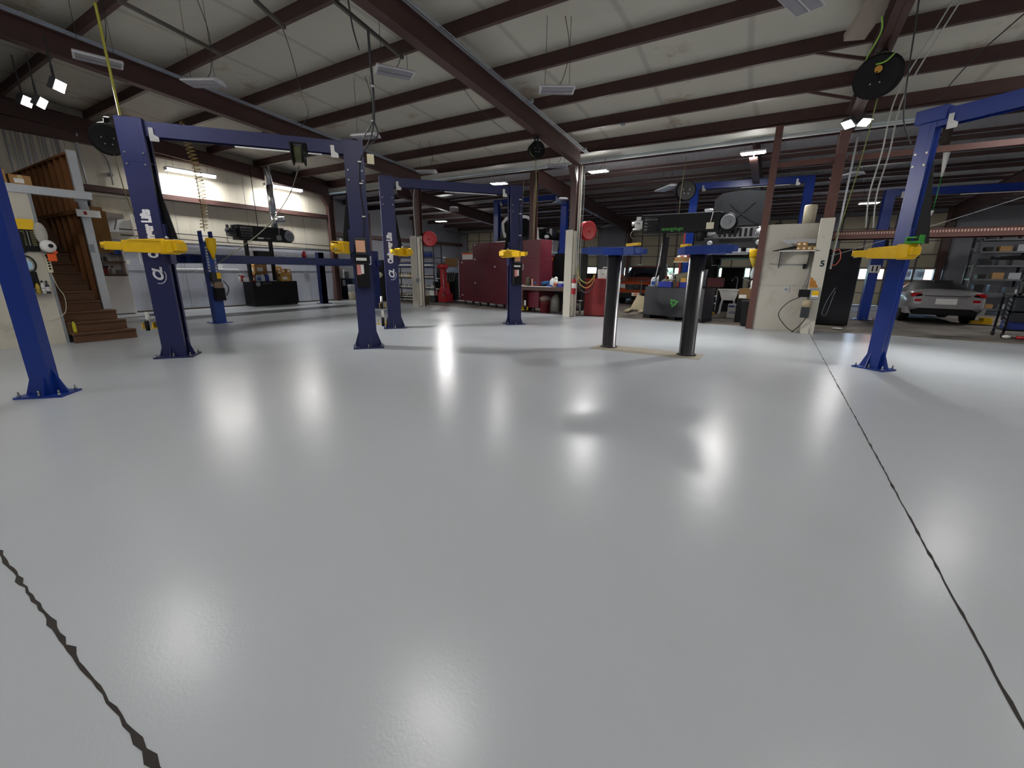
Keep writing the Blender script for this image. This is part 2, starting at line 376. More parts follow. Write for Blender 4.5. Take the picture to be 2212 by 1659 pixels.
# eave channel, valley gutter and its pale soffit between the two roofs
mb = MB(); mb.box(-17.9, XR, 13.5, 13.53, 5.0, 5.3); mb.box(-17.9, XR, 13.44, 13.5, 5.0, 5.02); struct(mb.build('eave_beam', RUST))
GUT = mk('pale_gutter', C('b9bab2'), .6, var=.05)
mb = MB(); mb.tube([(-21, 14.42, 4.98), (XR+8, 14.42, 4.98)], .05, 8, GUT); mb.box(-21, XR+8, 13.60, 14.36, 5.02, 5.05, GUT)
struct(mb.build('valley_gutter'))
# rear roof framing
for i, y in enumerate([14.9, 16.6, 18.3, 20.0, 21.7, 23.4, 25.1, 26.7]):
    zt = RZ(y); mb = MB(); mb.box(-21, XR+8, y, y+.012, zt-.24, zt); mb.box(-21, XR+8, y-.07, y, zt-.24, zt-.23); mb.tube([(-21, y-.1, zt-.12), (XR+8, y-.1, zt-.12)], .009, 5, STEEL); struct(mb.build('purlin', RUST))
for x in (-14.6, -7.9, -1.0, 6.2):
    mb = MB(); ibeam_y(mb, x, 14.4, 4.55, 5.04, YF, 4.55-.058*12.6-.12, 5.04-.058*12.6, .2); struct(mb.build('rafter', RUST))
mb = MB(); mb.box(-8.0, -7.8, 14.38, 14.4, 0, 4.9); mb.box(-8.0, -7.8, 14.62, 14.64, 0, 4.9); mb.box(-7.907, -7.893, 14.4, 14.62, 0, 4.9); struct(mb.build('steel_column', RUST))
for x, y in ((-14.6, 26.8), (-7.9, 26.8), (-1, 26.8), (6.2, 26.8), (-20.8, 18), (-20.8, 22)):
    mb = MB(); mb.box(x-.12, x+.12, y-.12, y+.12, 0, 4.6); struct(mb.build('steel_column', RUST))
# slim jamb post left of the grey partition, cross rails of the partition line
mb = MB(); mb.box(-.52, -.36, 13.38, 13.54, 0, 5.0); struct(mb.build('steel_column', RUST2))
mb = MB(); mb.box(-.36, .84, 13.42, 13.5, 4.05, 4.17); struct(mb.build('partition_rail', RUST2))
mb = MB(); mb.box(1.05, XR, 13.42, 13.5, 4.05, 4.17); struct(mb.build('partition_rail', RUST2))
mb = MB(); mb.box(1.05, XR, 13.36, 13.56, 2.28, 2.30); mb.box(1.05, XR, 13.36, 13.38, 2.28, 2.48, RUST2); mb.box(1.05, XR, 13.36, 13.56, 2.47, 2.49)
for i in range(150): mb.box(1.1+i*.05, 1.125+i*.05, 13.352, 13.358, 2.40, 2.45, mk('pale_tape', C('b99a8c'), .7))
struct(mb.build('partition_rail', RUST2))
# wall girts on the left wall
for z in (3.86,):
    mb = MB(); mb.box(XW, XW+.2, 3.2, 13.3, z-.01, z+.0); mb.box(XW+.19, XW+.2, 3.2, 13.3, z-.17, z); mb.box(XW, XW+.2, 3.2, 13.3, z-.17, z-.16); struct(mb.build('wall_girt', RUST))
mb = MB(); mb.box(XW, XW+.25, 1, 13.4, 5.0, 5.3); struct(mb.build('eave_beam', RUST))
for z in (3.3, 1.9): 
    mb = MB(); mb.box(-21, -20.8, 13.9, YF, z-.1, z+.1); struct(mb.build('wall_girt', RUST))
# ---------------------------------------------------------------- far wall with sectional doors
DOORS = [(-20.3, -16.2), (-14.0, -9.9), (-8.2, -4.2), (-3.2, .8), (2.4, 6.45), (9.0, 13.0)]
DT = 4.15
mb = MB(); xs = [-21.2]
for a, b in DOORS: mb.box(xs[-1], a, YF, YF+.2, 0, 5.4); xs.append(b); mb.box(a, b, YF, YF+.2, DT, 5.4)
mb.box(xs[-1], XR+8.2, YF, YF+.2, 0, 5.4); struct(mb.build('wall_far', WALLG, origin=(0, YF, 0)))
DOORM = mk('beige_door_panel', C('b3aa92'), .6, var=.05); DFR = mk('door_rail_grey', C('55565a'), .5)
PANE = mk('clear_pane', (1, 1, 1), .02, trans=1., var=0.)
for k, (a, b) in enumerate(DOORS):
    d = bpy.data.objects.new('door_%d' % (k+1), None); COL.objects.link(d); d.location = (a, YF, 0); WM[d.name] = Matrix.Translation((a, YF, 0)); d['kind'] = 'structure'
    n = 7; h = DT/n
    mb = MB()
    for i in range(n):
        z0, z1 = i*h, (i+1)*h
        if i == 2:
            for j in range(5):
                x = a+(b-a)*j/4; mb.box(x-.05 if j else a, x+.05 if j < 4 else b, YF+.02, YF+.07, z0, z1)
            mb.box(a, b, YF+.02, YF+.07, z0, z0+.07); mb.box(a, b, YF+.02, YF+.07, z1-.07, z1)
        else: mb.box(a, b, YF+.02, YF+.07, z0+.006, z1-.006)
        mb.box(a, b, YF+.0, YF+.03, z1-.02, z1+.02, DFR)
    for j in range(1, 4): x = a+(b-a)*j/4; mb.box(x-.03, x+.03, YF-.0, YF+.02, 0, DT, DFR)
    o = mb.build('door_panel', DOORM, d)
    mb = MB(); mb.box(a, b, YF+.044, YF+.048, 2*h+.06, 3*h-.06); mb.build('door_pane', PANE, d)
    mb = MB(); mb.tube([(a+.03, YF-.1, 0), (a+.03, YF-.1, 3.7), (a+.03, YF-.25, 4.05), (a+.03, YF-2.6, 4.15)], .03, 6, smooth_pts=5); mb.tube([(b-.03, YF-.1, 0), (b-.03, YF-.1, 3.7), (b-.03, YF-.25, 4.05), (b-.03, YF-2.6, 4.15)], .03, 6, smooth_pts=5)
    mb.build('door_track', DFR, d)
# outside: asphalt, a brick building and a hedge seen through the door windows
BRICK = mk('outside_brick', C('b0705a'), .85, var=.15, scale=12)
mb = MB(); mb.box(-60, 60, YF+.2, 70, -.25, -.05); struct(mb.build('ground', mk('asphalt', C('808080'), .9)))
def bld(x0, x1, y, h, mt, lab):
    t = thing('outside_building', lab, 'building', ((x0+x1)/2, y, -.05)); mb = MB(); mb.box(x0, x1, y, y+6, -.05, h); mb.build('wall', mt, t)
    mb = MB(); mb.box(x0-.2, x1+.2, y-.2, y+6.2, h, h+.3); mb.build('roof', WHITE, t)
    mb = MB(); 
    for i in range(3): mb.box(x0+1+i*(x1-x0-2)/3, x0+2.2+i*(x1-x0-2)/3, y-.03, y+.01, .9, 2.2)
    mb.build('window', GLASS, t)
bld(6, 16, 38, 4.2, BRICK, 'brick building outside, seen through the windows of the rightmost roller door')
mb = MB()
for i in range(26): mb.ball((-9+i*.5+random.uniform(-.2, .2), 40+random.uniform(-.6, .6), 1.9+random.uniform(-.3, .5)), (.8, .8, random.uniform(.7, 1.2)), seg=8, rings=6)
mb.box(-10, 5, 39.5, 40.5, -.05, 1.6); tag(mb.build('hedge', mk('hedge_leaves', C('7f9a7a'), .9, var=.5, scale=8, bump=1, bscale=20)), 'green hedge outside, seen through the roller door windows under the raised car', 'hedge')

# ---------------------------------------------------------------- lights
LAMPON = mk('lit_led', (1, 1, 1), .5, emit=(1, .98, .95), es=14)
LAMPOFF = mk('unlit_louvre', C('8d8b92'), .4, var=.1)
def arealight(root, name, x, y, z, sx, sy, W, col=(1, .99, .975), rot=(0, 0, 0)):
    ld = bpy.data.lights.new(name, 'AREA'); ld.shape = 'RECTANGLE'; ld.size = sx; ld.size_y = sy; ld.energy = W; ld.color = col
    o = bpy.data.objects.new(name, ld); COL.objects.link(o); o.location = (x, y, z); o.rotation_euler = rot
    if root is not None: o.parent = root
    return o
def highbay(loc, rz, label, on, group=None, zr=None, L=.62, W=.33):
    """suspended linear fixture: bevelled housing, louvre panels, two wires"""
    x, y, z = loc; t = thing('ceiling_light', label, 'ceiling light', (x, y, z), rz, group); M = WM[t.name]
    mb = MB(M); mb.prism([(-W/2, 0), (W/2, 0), (W/2, .012), (W/2-.07, .06), (-W/2+.07, .06), (-W/2, .012)], (-L/2, 0, 0), (0, 1, 0), (0, 0, 1), (L, 0, 0)); mb.build('housing', WHITEM, t)
    for s in (-1, 1):
        mb = MB(M); mb.box(-L/2+.03, L/2-.03, s*W/4-W*.2, s*W/4+W*.2, -.012, -.002); mb.build('diffuser', LAMPON if on else LAMPOFF, t)
    zt = (ZTOP(y) if y < 13.6 else RZ(y))-z
    for s in (-1, 1):
        mb = MB(M); mb.tube([(s*L*.35, 0, .05), (s*L*.33, .01, zt)], .004, 4); mb.build('hanging_wire', DGREY, t)
    mb = MB(M); mb.tube([(0, .03, .06), (.12, .08, .25), (.2, .05, zt*.6), (.1, 0, zt)], .006, 5, smooth_pts=4); mb.build('power_cord', DGREY, t)
    if on:
        arealight(t, 'lamp', 0, 0, -.02, L, W, on*.7)
        ld = bpy.data.lights.new('lamp_spill', 'POINT'); ld.energy = on*.3; ld.shadow_soft_size = .12; ld.color = (1, .98, .95)  # extra point light below the fixture, added to lighten the ceiling around it
        o = bpy.data.objects.new('lamp_spill', ld); COL.objects.link(o); o.parent = t; o.location = (0, 0, -.16)
    return t
# lit fixtures in view
highbay((-5.42, 14.3, 4.62), .0, 'small lit ceiling light just behind the middle steel column', 220)
highbay((-1.02, 14.45, 4.68), .0, 'small lit ceiling light left of the thin red jamb post', 220)
highbay((-9.3, 14.35, 4.6), .2, 'lit ceiling light hidden behind the overhead beam of the middle lift', 55)
# out of frame above: those mirrored in the floor, then others added as fill
highbay((-7.95, 2.17, 4.9), .6, 'lit ceiling light overhead, above the left of the picture', 75)
highbay((-3.3, 3.4, 4.9), .1, 'lit ceiling light overhead, nearest to the camera', 80)
highbay((5.2, 8.6, 4.9), .1, 'added fill light out of frame, right of the bright blue lift', 120, L=1.2)  # unseen fixture added to brighten the right half of the hall
highbay((1.6, 4.4, 5.1), .1, 'added fill light overhead, in front of the bright blue lift', 90)  # unseen fixture added to brighten the middle of the floor
highbay((4.1, 12.2, 4.75), .1, 'lit ceiling light right of the rightmost lift column', 60)
for i, p in enumerate([(-3.2, -2.0, 5.5), (2.6, -2.2, 5.5), (6.6, 1.5, 5.4), (-9.2, -2.2, 5.5), (-3.2, -6, 5.7), (3.2, -6, 5.7), (-9.2, -6, 5.7)]):  # unseen fixtures added as fill, to light the floor from behind
    highbay(p, .1, 'added fill light overhead behind the camera', 85, 'added fill lights behind the camera', L=1.2)
highbay((9.5, 19.5, 4.1), .1, 'added fill light in the rear bay, out of frame on the right', 350)  # unseen fixture added to lift the dark rear bay
highbay((2.6, 21.5, 4.05), .1, 'added fill light in the rear bay above the silver car', 110)  # made-up lit fixture, fill for the rear bay
highbay((-16.5, 19.5, 4.1), .1, 'added fill light in the rear bay, far left', 320)  # made-up lit fixture, fill for the rear left
# unlit fixtures in view
for q, z, rz, lab in [((1203, 196), 4.6, .55, 'white unlit ceiling light hanging over the pair of lift pistons'),
    ((853, 158), 4.7, 1.0, 'unlit ceiling light facing down left of the middle rafter'),
    ((440, 181), 4.65, .5, 'unlit ceiling light beside the left rafter above the blue lift beam'),
    ((922, 372), 4.55, .4, 'unlit ceiling light above the dark lift beam, left of centre'),
    ((1203, 360), 4.45, .5, 'unlit ceiling light beside the top of the middle steel column'),
    ((213, 132), 4.8, 1.3, 'unlit ceiling light at the upper left, near the yellow air hose'),
    ((1730, 4), 4.7, 1.2, 'unlit ceiling light cut by the top edge of the picture'),
    ((790, 296), 4.5, .3, 'unlit ceiling light just behind the top of the second navy lift column')]:
    P = fl(*q, z); highbay((P.x, P.y, z), rz, lab, 0)
for q, z, rz, L, lab in [((1440, 408), 4.3, -.9, 1.1, 'unlit ceiling light hanging left of the rear black hose reel'),
    ((1210, 434), 4.25, -.9, 1.1, 'unlit ceiling light in front of the right blue column of the white car lift'),
    ((981, 453), 4.2, -.9, 1.3, 'long unlit ceiling light in the rear bay, left of the lift with the white car'),
    ((1312, 490), 4.0, -.9, 1.3, 'unlit ceiling light far back above the roller doors'),
    ((1829, 381), 4.25, -.9, .8, 'unlit ceiling light right of the red steel column marked 5')]:
    P = fl(*q, z); highbay((P.x, P.y, z), rz, lab, 0, L=L, W=.4)
# two wrap-around tube lights on the left wall
def tubelight(y0, y1, z, label, W):
    t = thing('wall_light', label, 'wall light', (XW+.5, (y0+y1)/2, z)); M = WM[t.name]; L = y1-y0
    mb = MB(M); mb.prism([(-.1, 0), (.1, 0), (.07, -.08), (-.07, -.08)], (0, -L/2, 0), (1, 0, 0), (0, 0, 1), (0, L, 0)); mb.build('diffuser', LAMPON, t)
    mb = MB(M); mb.box(-.11, .11, -L/2-.03, L/2+.03, 0, .035); mb.box(-.09, .09, -L/2-.04, -L/2, -.07, .03); mb.box(-.09, .09, L/2, L/2+.04, -.07, .03); mb.build('housing', WHITEM, t)
    mb = MB(M); mb.tube([(0, -L*.35, .03), (0, -L*.35, .55)], .006, 5); mb.tube([(0, L*.35, .03), (0, L*.35, .5)], .006, 5); mb.build('hanging_wire', DGREY, t)
    arealight(t, 'lamp', 0, 0, -.09, .2, L, W)
a, b = onx(358, 362, XW+.5), onx(463, 377, XW+.5); tubelight(a.y, b.y, a.z, 'long lit tube light on the left wall beside the coiled hose', 130)
a, b = onx(573, 397, XW+.5), onx(650, 409, XW+.5); tubelight(a.y, b.y, a.z, 'long lit tube light on the left wall above the heater duct', 130)
# floodlights on the right rafter and the upper left corner
def flood(p, aim, label, W, sp=64):
    t = thing('flood_light', label, 'floodlight', p); d = (Vector(aim)-Vector(p)).normalized(); M = facing(p, d)
    mb = MB(M); mb.prism([(-.13, -.1), (.13, -.1), (.11, .1), (-.11, .1)], (0, 0, -.1), (1, 0, 0), (0, 1, 0), (0, 0, .09)); mb.build('housing', DGREY, t)
    mb = MB(M); mb.box(-.11, .11, -.085, .085, -.008, .0); mb.build('lens', LAMPON, t)
    mb = MB(); P = Vector(p); mb.bar(P-d*.08, P-d*.08+Vector((0, 0, .3)), .03, .03); mb.bar(P-d*.08+Vector((0, 0, .28)), P-d*.08+Vector((0, 0, .75)), .02, .02); mb.build('bracket', DGREY, t)
    o = arealight(t, 'lamp', 0, 0, 0, .22, .17, W); o.data.spread = R(sp); q = d.to_track_quat('-Z', 'Y'); o.rotation_euler = q.to_euler(); o.location = d*.01
flood((.84, 12.2, 4.52), (-2, 9.6, 0), 'left one of two lit floodlights on the right rafter', 50, 62)
flood((1.12, 12.2, 4.52), (2.8, 9.8, 0), 'right one of two lit floodlights on the right rafter', 50, 62)
flood((-11.46, 3.22, 4.6), (-4, 9.5, 0), 'lit floodlight nearest the left rafter, above the wooden stairs', 90)
flood((-13.06, 3.13, 4.6), (-6, 9.5, 0), 'leftmost lit floodlight above the wooden stairs', 60)
flood((-12.5, 3.2, 4.5), (-7.5, 9.5, 0), 'middle lit floodlight above the wooden stairs', 60)
w = bpy.data.worlds.new('world'); bpy.context.scene.world = w; w.use_nodes = True; N = w.node_tree.nodes
sk = N.new('ShaderNodeTexSky'); sk.sky_type = 'HOSEK_WILKIE'; sk.turbidity = 6; sk.sun_direction = (.3, -.5, .8)
w.node_tree.links.new(sk.outputs[0], N['Background'].inputs[0]); N['Background'].inputs[1].default_value = 190.0
sc = bpy.context.scene; vs = sc.view_settings; sc.display_settings.display_device = 'sRGB'
vs.view_transform = 'Standard'; vs.look = 'None'; vs.gamma = 1; vs.exposure = -0.36; vs.use_curve_mapping = False
# ================================================================ LIFTS
BADGE = mk('white_lettering', C('e8e8ee'), .4)
def post(t, M, mt, h=3.66, w=.33, d=.28, seam=3.05, plate=(.56, .46), gus=True, slim=False):
    """one lift column as parts of t; local x faces the partner column, -y is the broad side"""
    a, b, k = w/2, d/2, .008
    mb = MB(M); mb.prism([(a, -b), (-a, -b), (-a, b), (a, b), (a, b-.07), (a-k, b-.07), (a-k, b-k), (-a+k, b-k), (-a+k, -b+k), (a-k, -b+k), (a-k, -b+.07), (a, -b+.07)], (0, 0, .02), (1, 0, 0), (0, 1, 0), (0, 0, h-.02))
    mb.box(-a, a, -b, b, h-.012, h)
    if seam: mb.box(-a-.003, a+.003, -b-.003, b+.003, seam-.005, seam+.005); mb.box(-a-.003, a-.06, -b-.003, -b, seam+.005, h-.01)
    c = mb.build('column', mt, t)
    mb = MB(M); mb.box(-plate[0]/2, plate[0]/2, -plate[1]/2, plate[1]/2, 0, .022)
    if gus:
        for sx in (-1, 1): mb.prism([(0, 0), (plate[0]/2-a-.02, 0), (0, .3)], (sx*a, -.006, .022), (sx, 0, 0), (0, 0, 1), (0, .012, 0))
        for sy in (-1, 1): mb.prism([(0, 0), (plate[1]/2-b-.02, 0), (0, .22)], (-.05, sy*b, .022), (0, sy, 0), (0, 0, 1), (.012, 0, 0))
    p = mb.build('base_plate', mt, t)
    for sx in (-1, 0, 1):
        for sy in (-1, 1):
            mb = MB(M); x, y = sx*(plate[0]/2-.04), sy*(plate[1]/2-.035); mb.cyl((x, y, .02), (x, y, .045), .016, seg=6); mb.cyl((x, y, .04), (x, y, .085), .009, seg=8); mb.build('anchor_bolt', STEEL, t)
    # black cable guard and silver cylinder inside the channel
    mb = MB(M); mb.cyl((a*.6, -b*.25, .05), (a*.6, -b*.25, h*.48), .018, seg=8); mb.build('lift_cylinder', STEEL, t)
    mb = MB(M); mb.box(-.05, .09, b*.15, b*.7, .05, h-.1); mb.build('safety_strip', BLACK, t)
    for z in (seam-.04, seam+.12) if seam else ():
        for sx in (-1, 1): mb = MB(M); mb.cyl((sx*a*.7, -b-.012, z), (sx*a*.7, -b, z), .014, seg=8); mb.build('bolt', STEEL, t)
    return c
def arm(t, M, p0, p1, z, mt=YEL, pad=True, w=.15, h=.13, name='lift_arm'):
    p0, p1 = Vector((*p0, z)), Vector((*p1, z)); d = (p1-p0); L = d.length; d.normalize(); n = Vector((d.y, -d.x, 0))
    mb = MB(M); mb.bar(p0, p0+d*L*.72, w, h, w1=w*.85, h1=h*.85); mb.bar(p0+d*L*.6, p1, w*.65, h*.6)
    mb.cyl(p0-Vector((0, 0, h/2+.01)), p0+Vector((0, 0, h/2+.01)), w*.55, seg=20)
    mb.bar(p0+d*.02-n*w*.5+Vector((0, 0, h*.5)), p0+d*L*.62-n*w*.45+Vector((0, 0, h*.45)), .02, .05, w1=.012, h1=.012)
    o = mb.build(name, mt, t, bevel=.006)
    if pad:
        mb = MB(M); q = p1; mb.cyl(q-Vector((0, 0, .035)), q+Vector((0, 0, .05)), .055, seg=20); mb.build('arm_tip', mt, o)
        mb = MB(M); mb.cyl(q+Vector((0, 0, .05)), q+Vector((0, 0, .07)), .05, seg=20, mt=RUB); mb.cyl(q-Vector((0, 0, .06)), q+Vector((0, 0, .05)), .025, seg=12, mt=STEEL); mb.build('lift_pad', None, o)
        mb = MB(M); mb.cyl(p0+Vector((0, 0, h/2)), p0+Vector((0, 0, h/2+.06)), .03, seg=14); mb.build('pivot_pin', STEEL, o)
    return o
def carriage(t, M, z, mt=BLACK, k=1.):
    mb = MB(M); mb.box(-.06*k, .2*k, -.125*k, .125*k, z-.3, z+.32); mb.box(.12*k, .3*k, -.27*k, .27*k, z-.075, z+.075); mb.build('carriage', mt, t, bevel=.006)
    mb = MB(M); mb.prism([(-.02, 0), (.16, 0), (-.02, 1.15)], (.15, -.012, z+.1), (1, 0, 0), (0, 0, 1), (0, .024, 0)); mb.build('arm_guard', BLACK, t)
def letters(t, M, z0, size):
    """logo and name reading upwards on the broad side"""
    T2 = M @ facing((-.01, -.1455, 2.0), (0, -1, 0), (-1, 0, 0)) @ Matrix.Diagonal((.70, 1, 1, 1))
    text('CL', M @ facing((0, -.1455, z0), (0, -1, 0), (-1, 0, 0)), size*1.05, BADGE, t, 'logo', bold=.008, shear=.3)
    mb = MB(M); pts = [(.1*math.sin(a), -.147, z0-.02+.13*math.cos(a)) for a in [R(60+i*14) for i in range(11)]]; mb.tube(pts, .006, 5); mb.build('logo', BADGE, t)
    text('Challenger Lifts', T2, size*.98, BADGE, t, 'lettering', bold=.012, space=.99)
def pair(p0, p1):
    p0, p1 = Vector(p0), Vector(p1); a = math.atan2((p1-p0).y, (p1-p0).x)
    # left column: x towards partner; right column: mirrored so that -y is still the camera side
    M0 = fr(p0.x, p0.y, 0, a); M1 = fr(p1.x, p1.y, 0, a) @ Matrix.Diagonal((-1, 1, 1, 1)); return M0, M1, a
def beam(t, M0, M1, z, mt, w=.14, h=.2, x0=.1):
    a, b = M0 @ Vector((x0, 0, z)), M1 @ Vector((x0, 0, z)); mb = MB(); d = (b-a).normalized(); n = Vector((d.y, -d.x, 0))
    for s in (-1, 1): mb.bar(a+n*s*w/2, b+n*s*w/2, .012, h)
    mb.bar(a+Vector((0, 0, h/2)), b+Vector((0, 0, h/2)), w, .012); mb.build('overhead_beam', mt, t)
    mb = MB(); q = a.lerp(b, .42)-Vector((0, 0, h/2+.035)); e = a.lerp(b, .86)-Vector((0, 0, h/2+.035)); mb.bar(q+n*.06, e+n*.06, .02, .02); mb.build('limit_bar', WHITE, t)
    for k in (.06, .93):
        mb = MB(); q = a.lerp(b, k)+n*(w/2+.02); mb.prism([(-.06, .02), (.0, .02), (0, -.07), (.06, -.11), (.06, -.17), (-.06, -.17)], q, d, (0, 0, 1), n*.004); mb.build('bracket', PAPER if k > .5 else STEEL, t)
def twopost(p0, p1, mt, label, name='two_post_lift', hh=3.66, letter=True, d=.28, w=.33, plate=(.56, .46)):
    M0, M1, a = pair(p0, p1); t = thing(name, label, 'car lift', ((p0[0]+p1[0])/2, (p0[1]+p1[1])/2, 0))
    post(t, M0, mt, hh, w, d, plate=plate); post(t, M1, mt, hh, w, d, plate=plate); beam(t, M0, M1, hh-.13, mt)
    if letter: letters(t, M0, 1.38, .17)
    return t, M0, M1
tA, A0, A1 = twopost((-8.72, 3.18), (-6.72, 5.62), NAVY, 'nearest navy two-post lift, lettered on its left column, power box on its right column')
carriage(tA, A0, 1.84, NAVY); carriage(tA, A1, 1.86, NAVY)
arm(tA, A0, (.26, -.3), (-.5, -.4), 1.80, h=.2, w=.18); arm(tA, A0, (.27, -.3), (.5, -.5), 1.80, pad=False, w=.24, h=.2); arm(tA, A1, (.32, -.22), (.42, -.66), 1.86, h=.19, w=.24)
tB, B0, B1 = twopost((-8.42, 7.95), (-6.27, 10.48), NAVY, 'second navy two-post lift, behind the nearest one, lettered on its left column')
carriage(tB, B0, 1.9, NAVY); carriage(tB, B1, 1.92, NAVY)
arm(tB, B0, (.3, -.24), (.02, -.75), 1.9, h=.18, w=.2); arm(tB, B0, (.3, -.24), (.45, -.5), 1.9, pad=False, w=.24, h=.18); arm(tB, B1, (.28, -.24), (-.12, -.55), 1.92, h=.18, w=.2); arm(tB, B1, (.32, -.24), (.5, -.35), 1.92, pad=False, w=.24, h=.18)
def powerbox(t, M, z, tags=True):
    mb = MB(M); mb.box(-.12, .12, -.30, -.145, z-.5, z-.05); mb.build('oil_reservoir', BLACK, t, bevel=.02)
    mb = MB(M); mb.box(-.1, .1, -.27, -.145, z+.08, z+.38); mb.build('motor', DGREY, t, bevel=.02)
    mb = MB(M); mb.box(-.07, .09, -.28, -.27, z+.13, z+.33); mb.build('warning_label', mk('pale_label', C('e0a98a'), .6), t)
    mb = MB(M); mb.box(-.13, .13, -.26, -.145, z-.04, z+.07, BLACK); mb.box(-.08, .1, -.262, -.26, z-.02, z+.03, PAPER); mb.build('control_valve', None, t)
    mb = MB(M); mb.tube([(-.15, -.28, z+.06), (-.15, -.28, z-.08), (.02, -.28, z-.09)], .012, 6); mb.build('release_lever', LGREY, t)
    if tags:
        mb = MB(M); mb.box(.03, .1, -.31, -.305, z-.27, z-.09, mk('pink_tag', C('d98a86'), .7)); mb.box(-.02, .03, -.315, -.31, z-.25, z-.09, PAPER); mb.build('hang_tag', None, t)
powerbox(tA, A1, 1.66); powerbox(tB, B1, 1.6)
def bottleholder(t, M, z):
    mb = MB(M); mb.box(-.36, -.165, -.13, -.11, z, z+.015); mb.box(-.36, -.35, -.17, -.03, z, z+.1); mb.box(-.22, -.21, -.17, -.03, z, z+.1); mb.build('adapter_rack', YEL, t)
    for k in range(2): mb = MB(M); mb.cyl((-.3, -.13+.07*k, z-.03+.14*k), (-.3, -.13+.07*k, z+.13+.14*k), .03, seg=12); mb.build('height_adapter', WHITE if k else BLACK, t)
bottleholder(tA, A1, .45); bottleholder(tA, A0, .5); bottleholder(tB, B0, .55); bottleholder(tB, B1, .4)
# black hydraulic hose clipped down the broad side of the columns
for t, M, s in ((tA, A1, -1), (tB, B1, -1)):
    mb = MB(M); mb.tube([(-.06, -.16, 2.0), (-.1, -.165, 2.4), (-.07, -.16, 2.9), (-.1, -.165, 3.3), (-.17, -.17, 3.45)], .011, 6, smooth_pts=6); mb.build('hydraulic_hose', RUB, t)
    for z in (2.4, 2.95, 3.3): mb = MB(M); mb.box(-.12, -.06, -.18, -.15, z, z+.02); mb.build('hose_clip', PAPER, t)
# small work light on the outer edge of the second column
mb = MB(A1); mb.box(-.34, -.22, -.12, -.09, 3.3, 3.46, mk('cream_light_face', C('e8dcb8'), .5)); mb.bar((-.17, -.1, 3.3), (-.3, -.1, 3.3), .02, .02, DGREY); mb.build('work_light', None, tA)

# bright blue lifts right and left
t, M0, M1 = twopost((1.58, 8.84), (4.2, 6.85), BLUE, 'bright blue two-post lift on the right with a yellow arm and a green pad', hh=3.72, letter=False, d=.15, w=.19, plate=(.46, .34))
carriage(t, M0, 1.83, BLUE, .55); arm(t, M0, (.2, -.26), (-.42, -.34), 1.8, h=.17, w=.18); arm(t, M0, (.2, -.26), (.34, -.3), 1.82, w=.22, h=.18, pad=False)
mb = MB(M0); mb.loft([[(.2, -.38, a), (.2, -.24, a), (.38, -.24, a), (.38, -.38, a)] for a in (1.92, 1.94)]); mb.prism([(0, 0), (.18, 0), (.18, .1), (.16, .1), (.16, .02), (.02, .02), (.02, .06), (.13, .06), (.13, .08), (0, .08)], (.2, -.36, 1.935), (1, 0, 0), (0, 0, 1), (0, .1, 0)); mb.build('lift_pad', GREEN, t)
mb = MB(M0); mb.box(-.16, .2, -.11, .11, 3.56, 3.74); mb.build('column_head', BLUE, t, bevel=.01)
t, M0, M1 = twopost((-7.27, 1.28), (-9.5, -1.0), BLUE, 'bright blue lift column at the left edge, in front of the cream wall', hh=3.72, letter=False, d=.15, w=.19, plate=(.46, .34))
mb = MB(M0); mb.box(.096, .12, -.075, -.03, .5, .95); mb.build('edge_guard', BLACK, t)
mb = MB(M0); mb.box(.0, .07, -.079, -.076, 1.5, 1.6); mb.build('sticker', PAPER, t)

# four-post lift beside the left wall
t = thing('four_post_lift', 'dark blue four-post lift along the left wall with raised runways', 'car lift', (-15.1, 8.85, 0))
PX = [(-13.14, 5.91), (-13.37, 11.75), (-16.9, 11.9), (-16.9, 5.9)]
for i, (x, y) in enumerate(PX):
    mb = MB(); mb.box(x-.11, x+.11, y-.13, y-.12, 0, 2.42 if i == 0 else 2.15); mb.box(x-.11, x+.11, y+.12, y+.13, 0, 2.42 if i == 0 else 2.15); mb.box(x+(.1 if x < -15 else -.11), x+(.11 if x < -15 else -.1), y-.12, y+.12, 0, 2.15); mb.box(x-.11, x+.11, y-.13, y+.13, 2.12, 2.15)
    sx = 1 if x > -15 else -1; mb.box(x-sx*.11, x+sx*.112, y-.128, y+.128, 0, 2.14)
    mb.box(x-.24, x+.24, y-.22, y+.22, 0, .02); mb.build('column', BLUE2 if i else mk('four_post_front', C('1b3c86'), .4), t)
for y in (5.91, 11.85):
    mb = MB(); mb.box(-16.9, -13.2, y-.11, y+.11, 1.6, 1.82); mb.build('crossbeam', BLUE2, t, bevel=.01)
for x in (-13.95, -16.1):
    mb = MB(); mb.box(x-.26, x+.26, 5.7, 12.2, 1.78, 1.84); mb.box(x+.25, x+.27, 5.6, 12.3, 1.62, 1.84); mb.box(x-.27, x-.25, 5.6, 12.3, 1.62, 1.84); mb.build('runway', BLUE2, t)
x, y = PX[0]
mb = MB(); 
for k in range(14):
    for s in (-1, 1): mb.box(x+.111, x+.116, y+s*.085-.025, y+s*.085+.025, 1.0+k*.075, 1.05+k*.075)
mb.build('lock_ladder', LGREY, t)
mb = MB(); mb.box(x+.12, x+.32, y-.1, y+.12, .62, .95); mb.build('oil_reservoir', BLACK, t, bevel=.01)
mb = MB(); mb.lathe([(.1, 0), (.11, .02), (.11, .13), (.07, .17)], (x+.22, y+.02, .95), seg=18); mb.build('motor', mk('rusty_motor', C('8b7460'), .6, var=.3), t)
mb = MB(); mb.box(x+.12, x+.26, y-.12, y+.1, 1.12, 1.36, DGREY); mb.box(x+.26, x+.265, y, y+.1, 1.2, 1.36, YEL); mb.build('control_box', None, t)
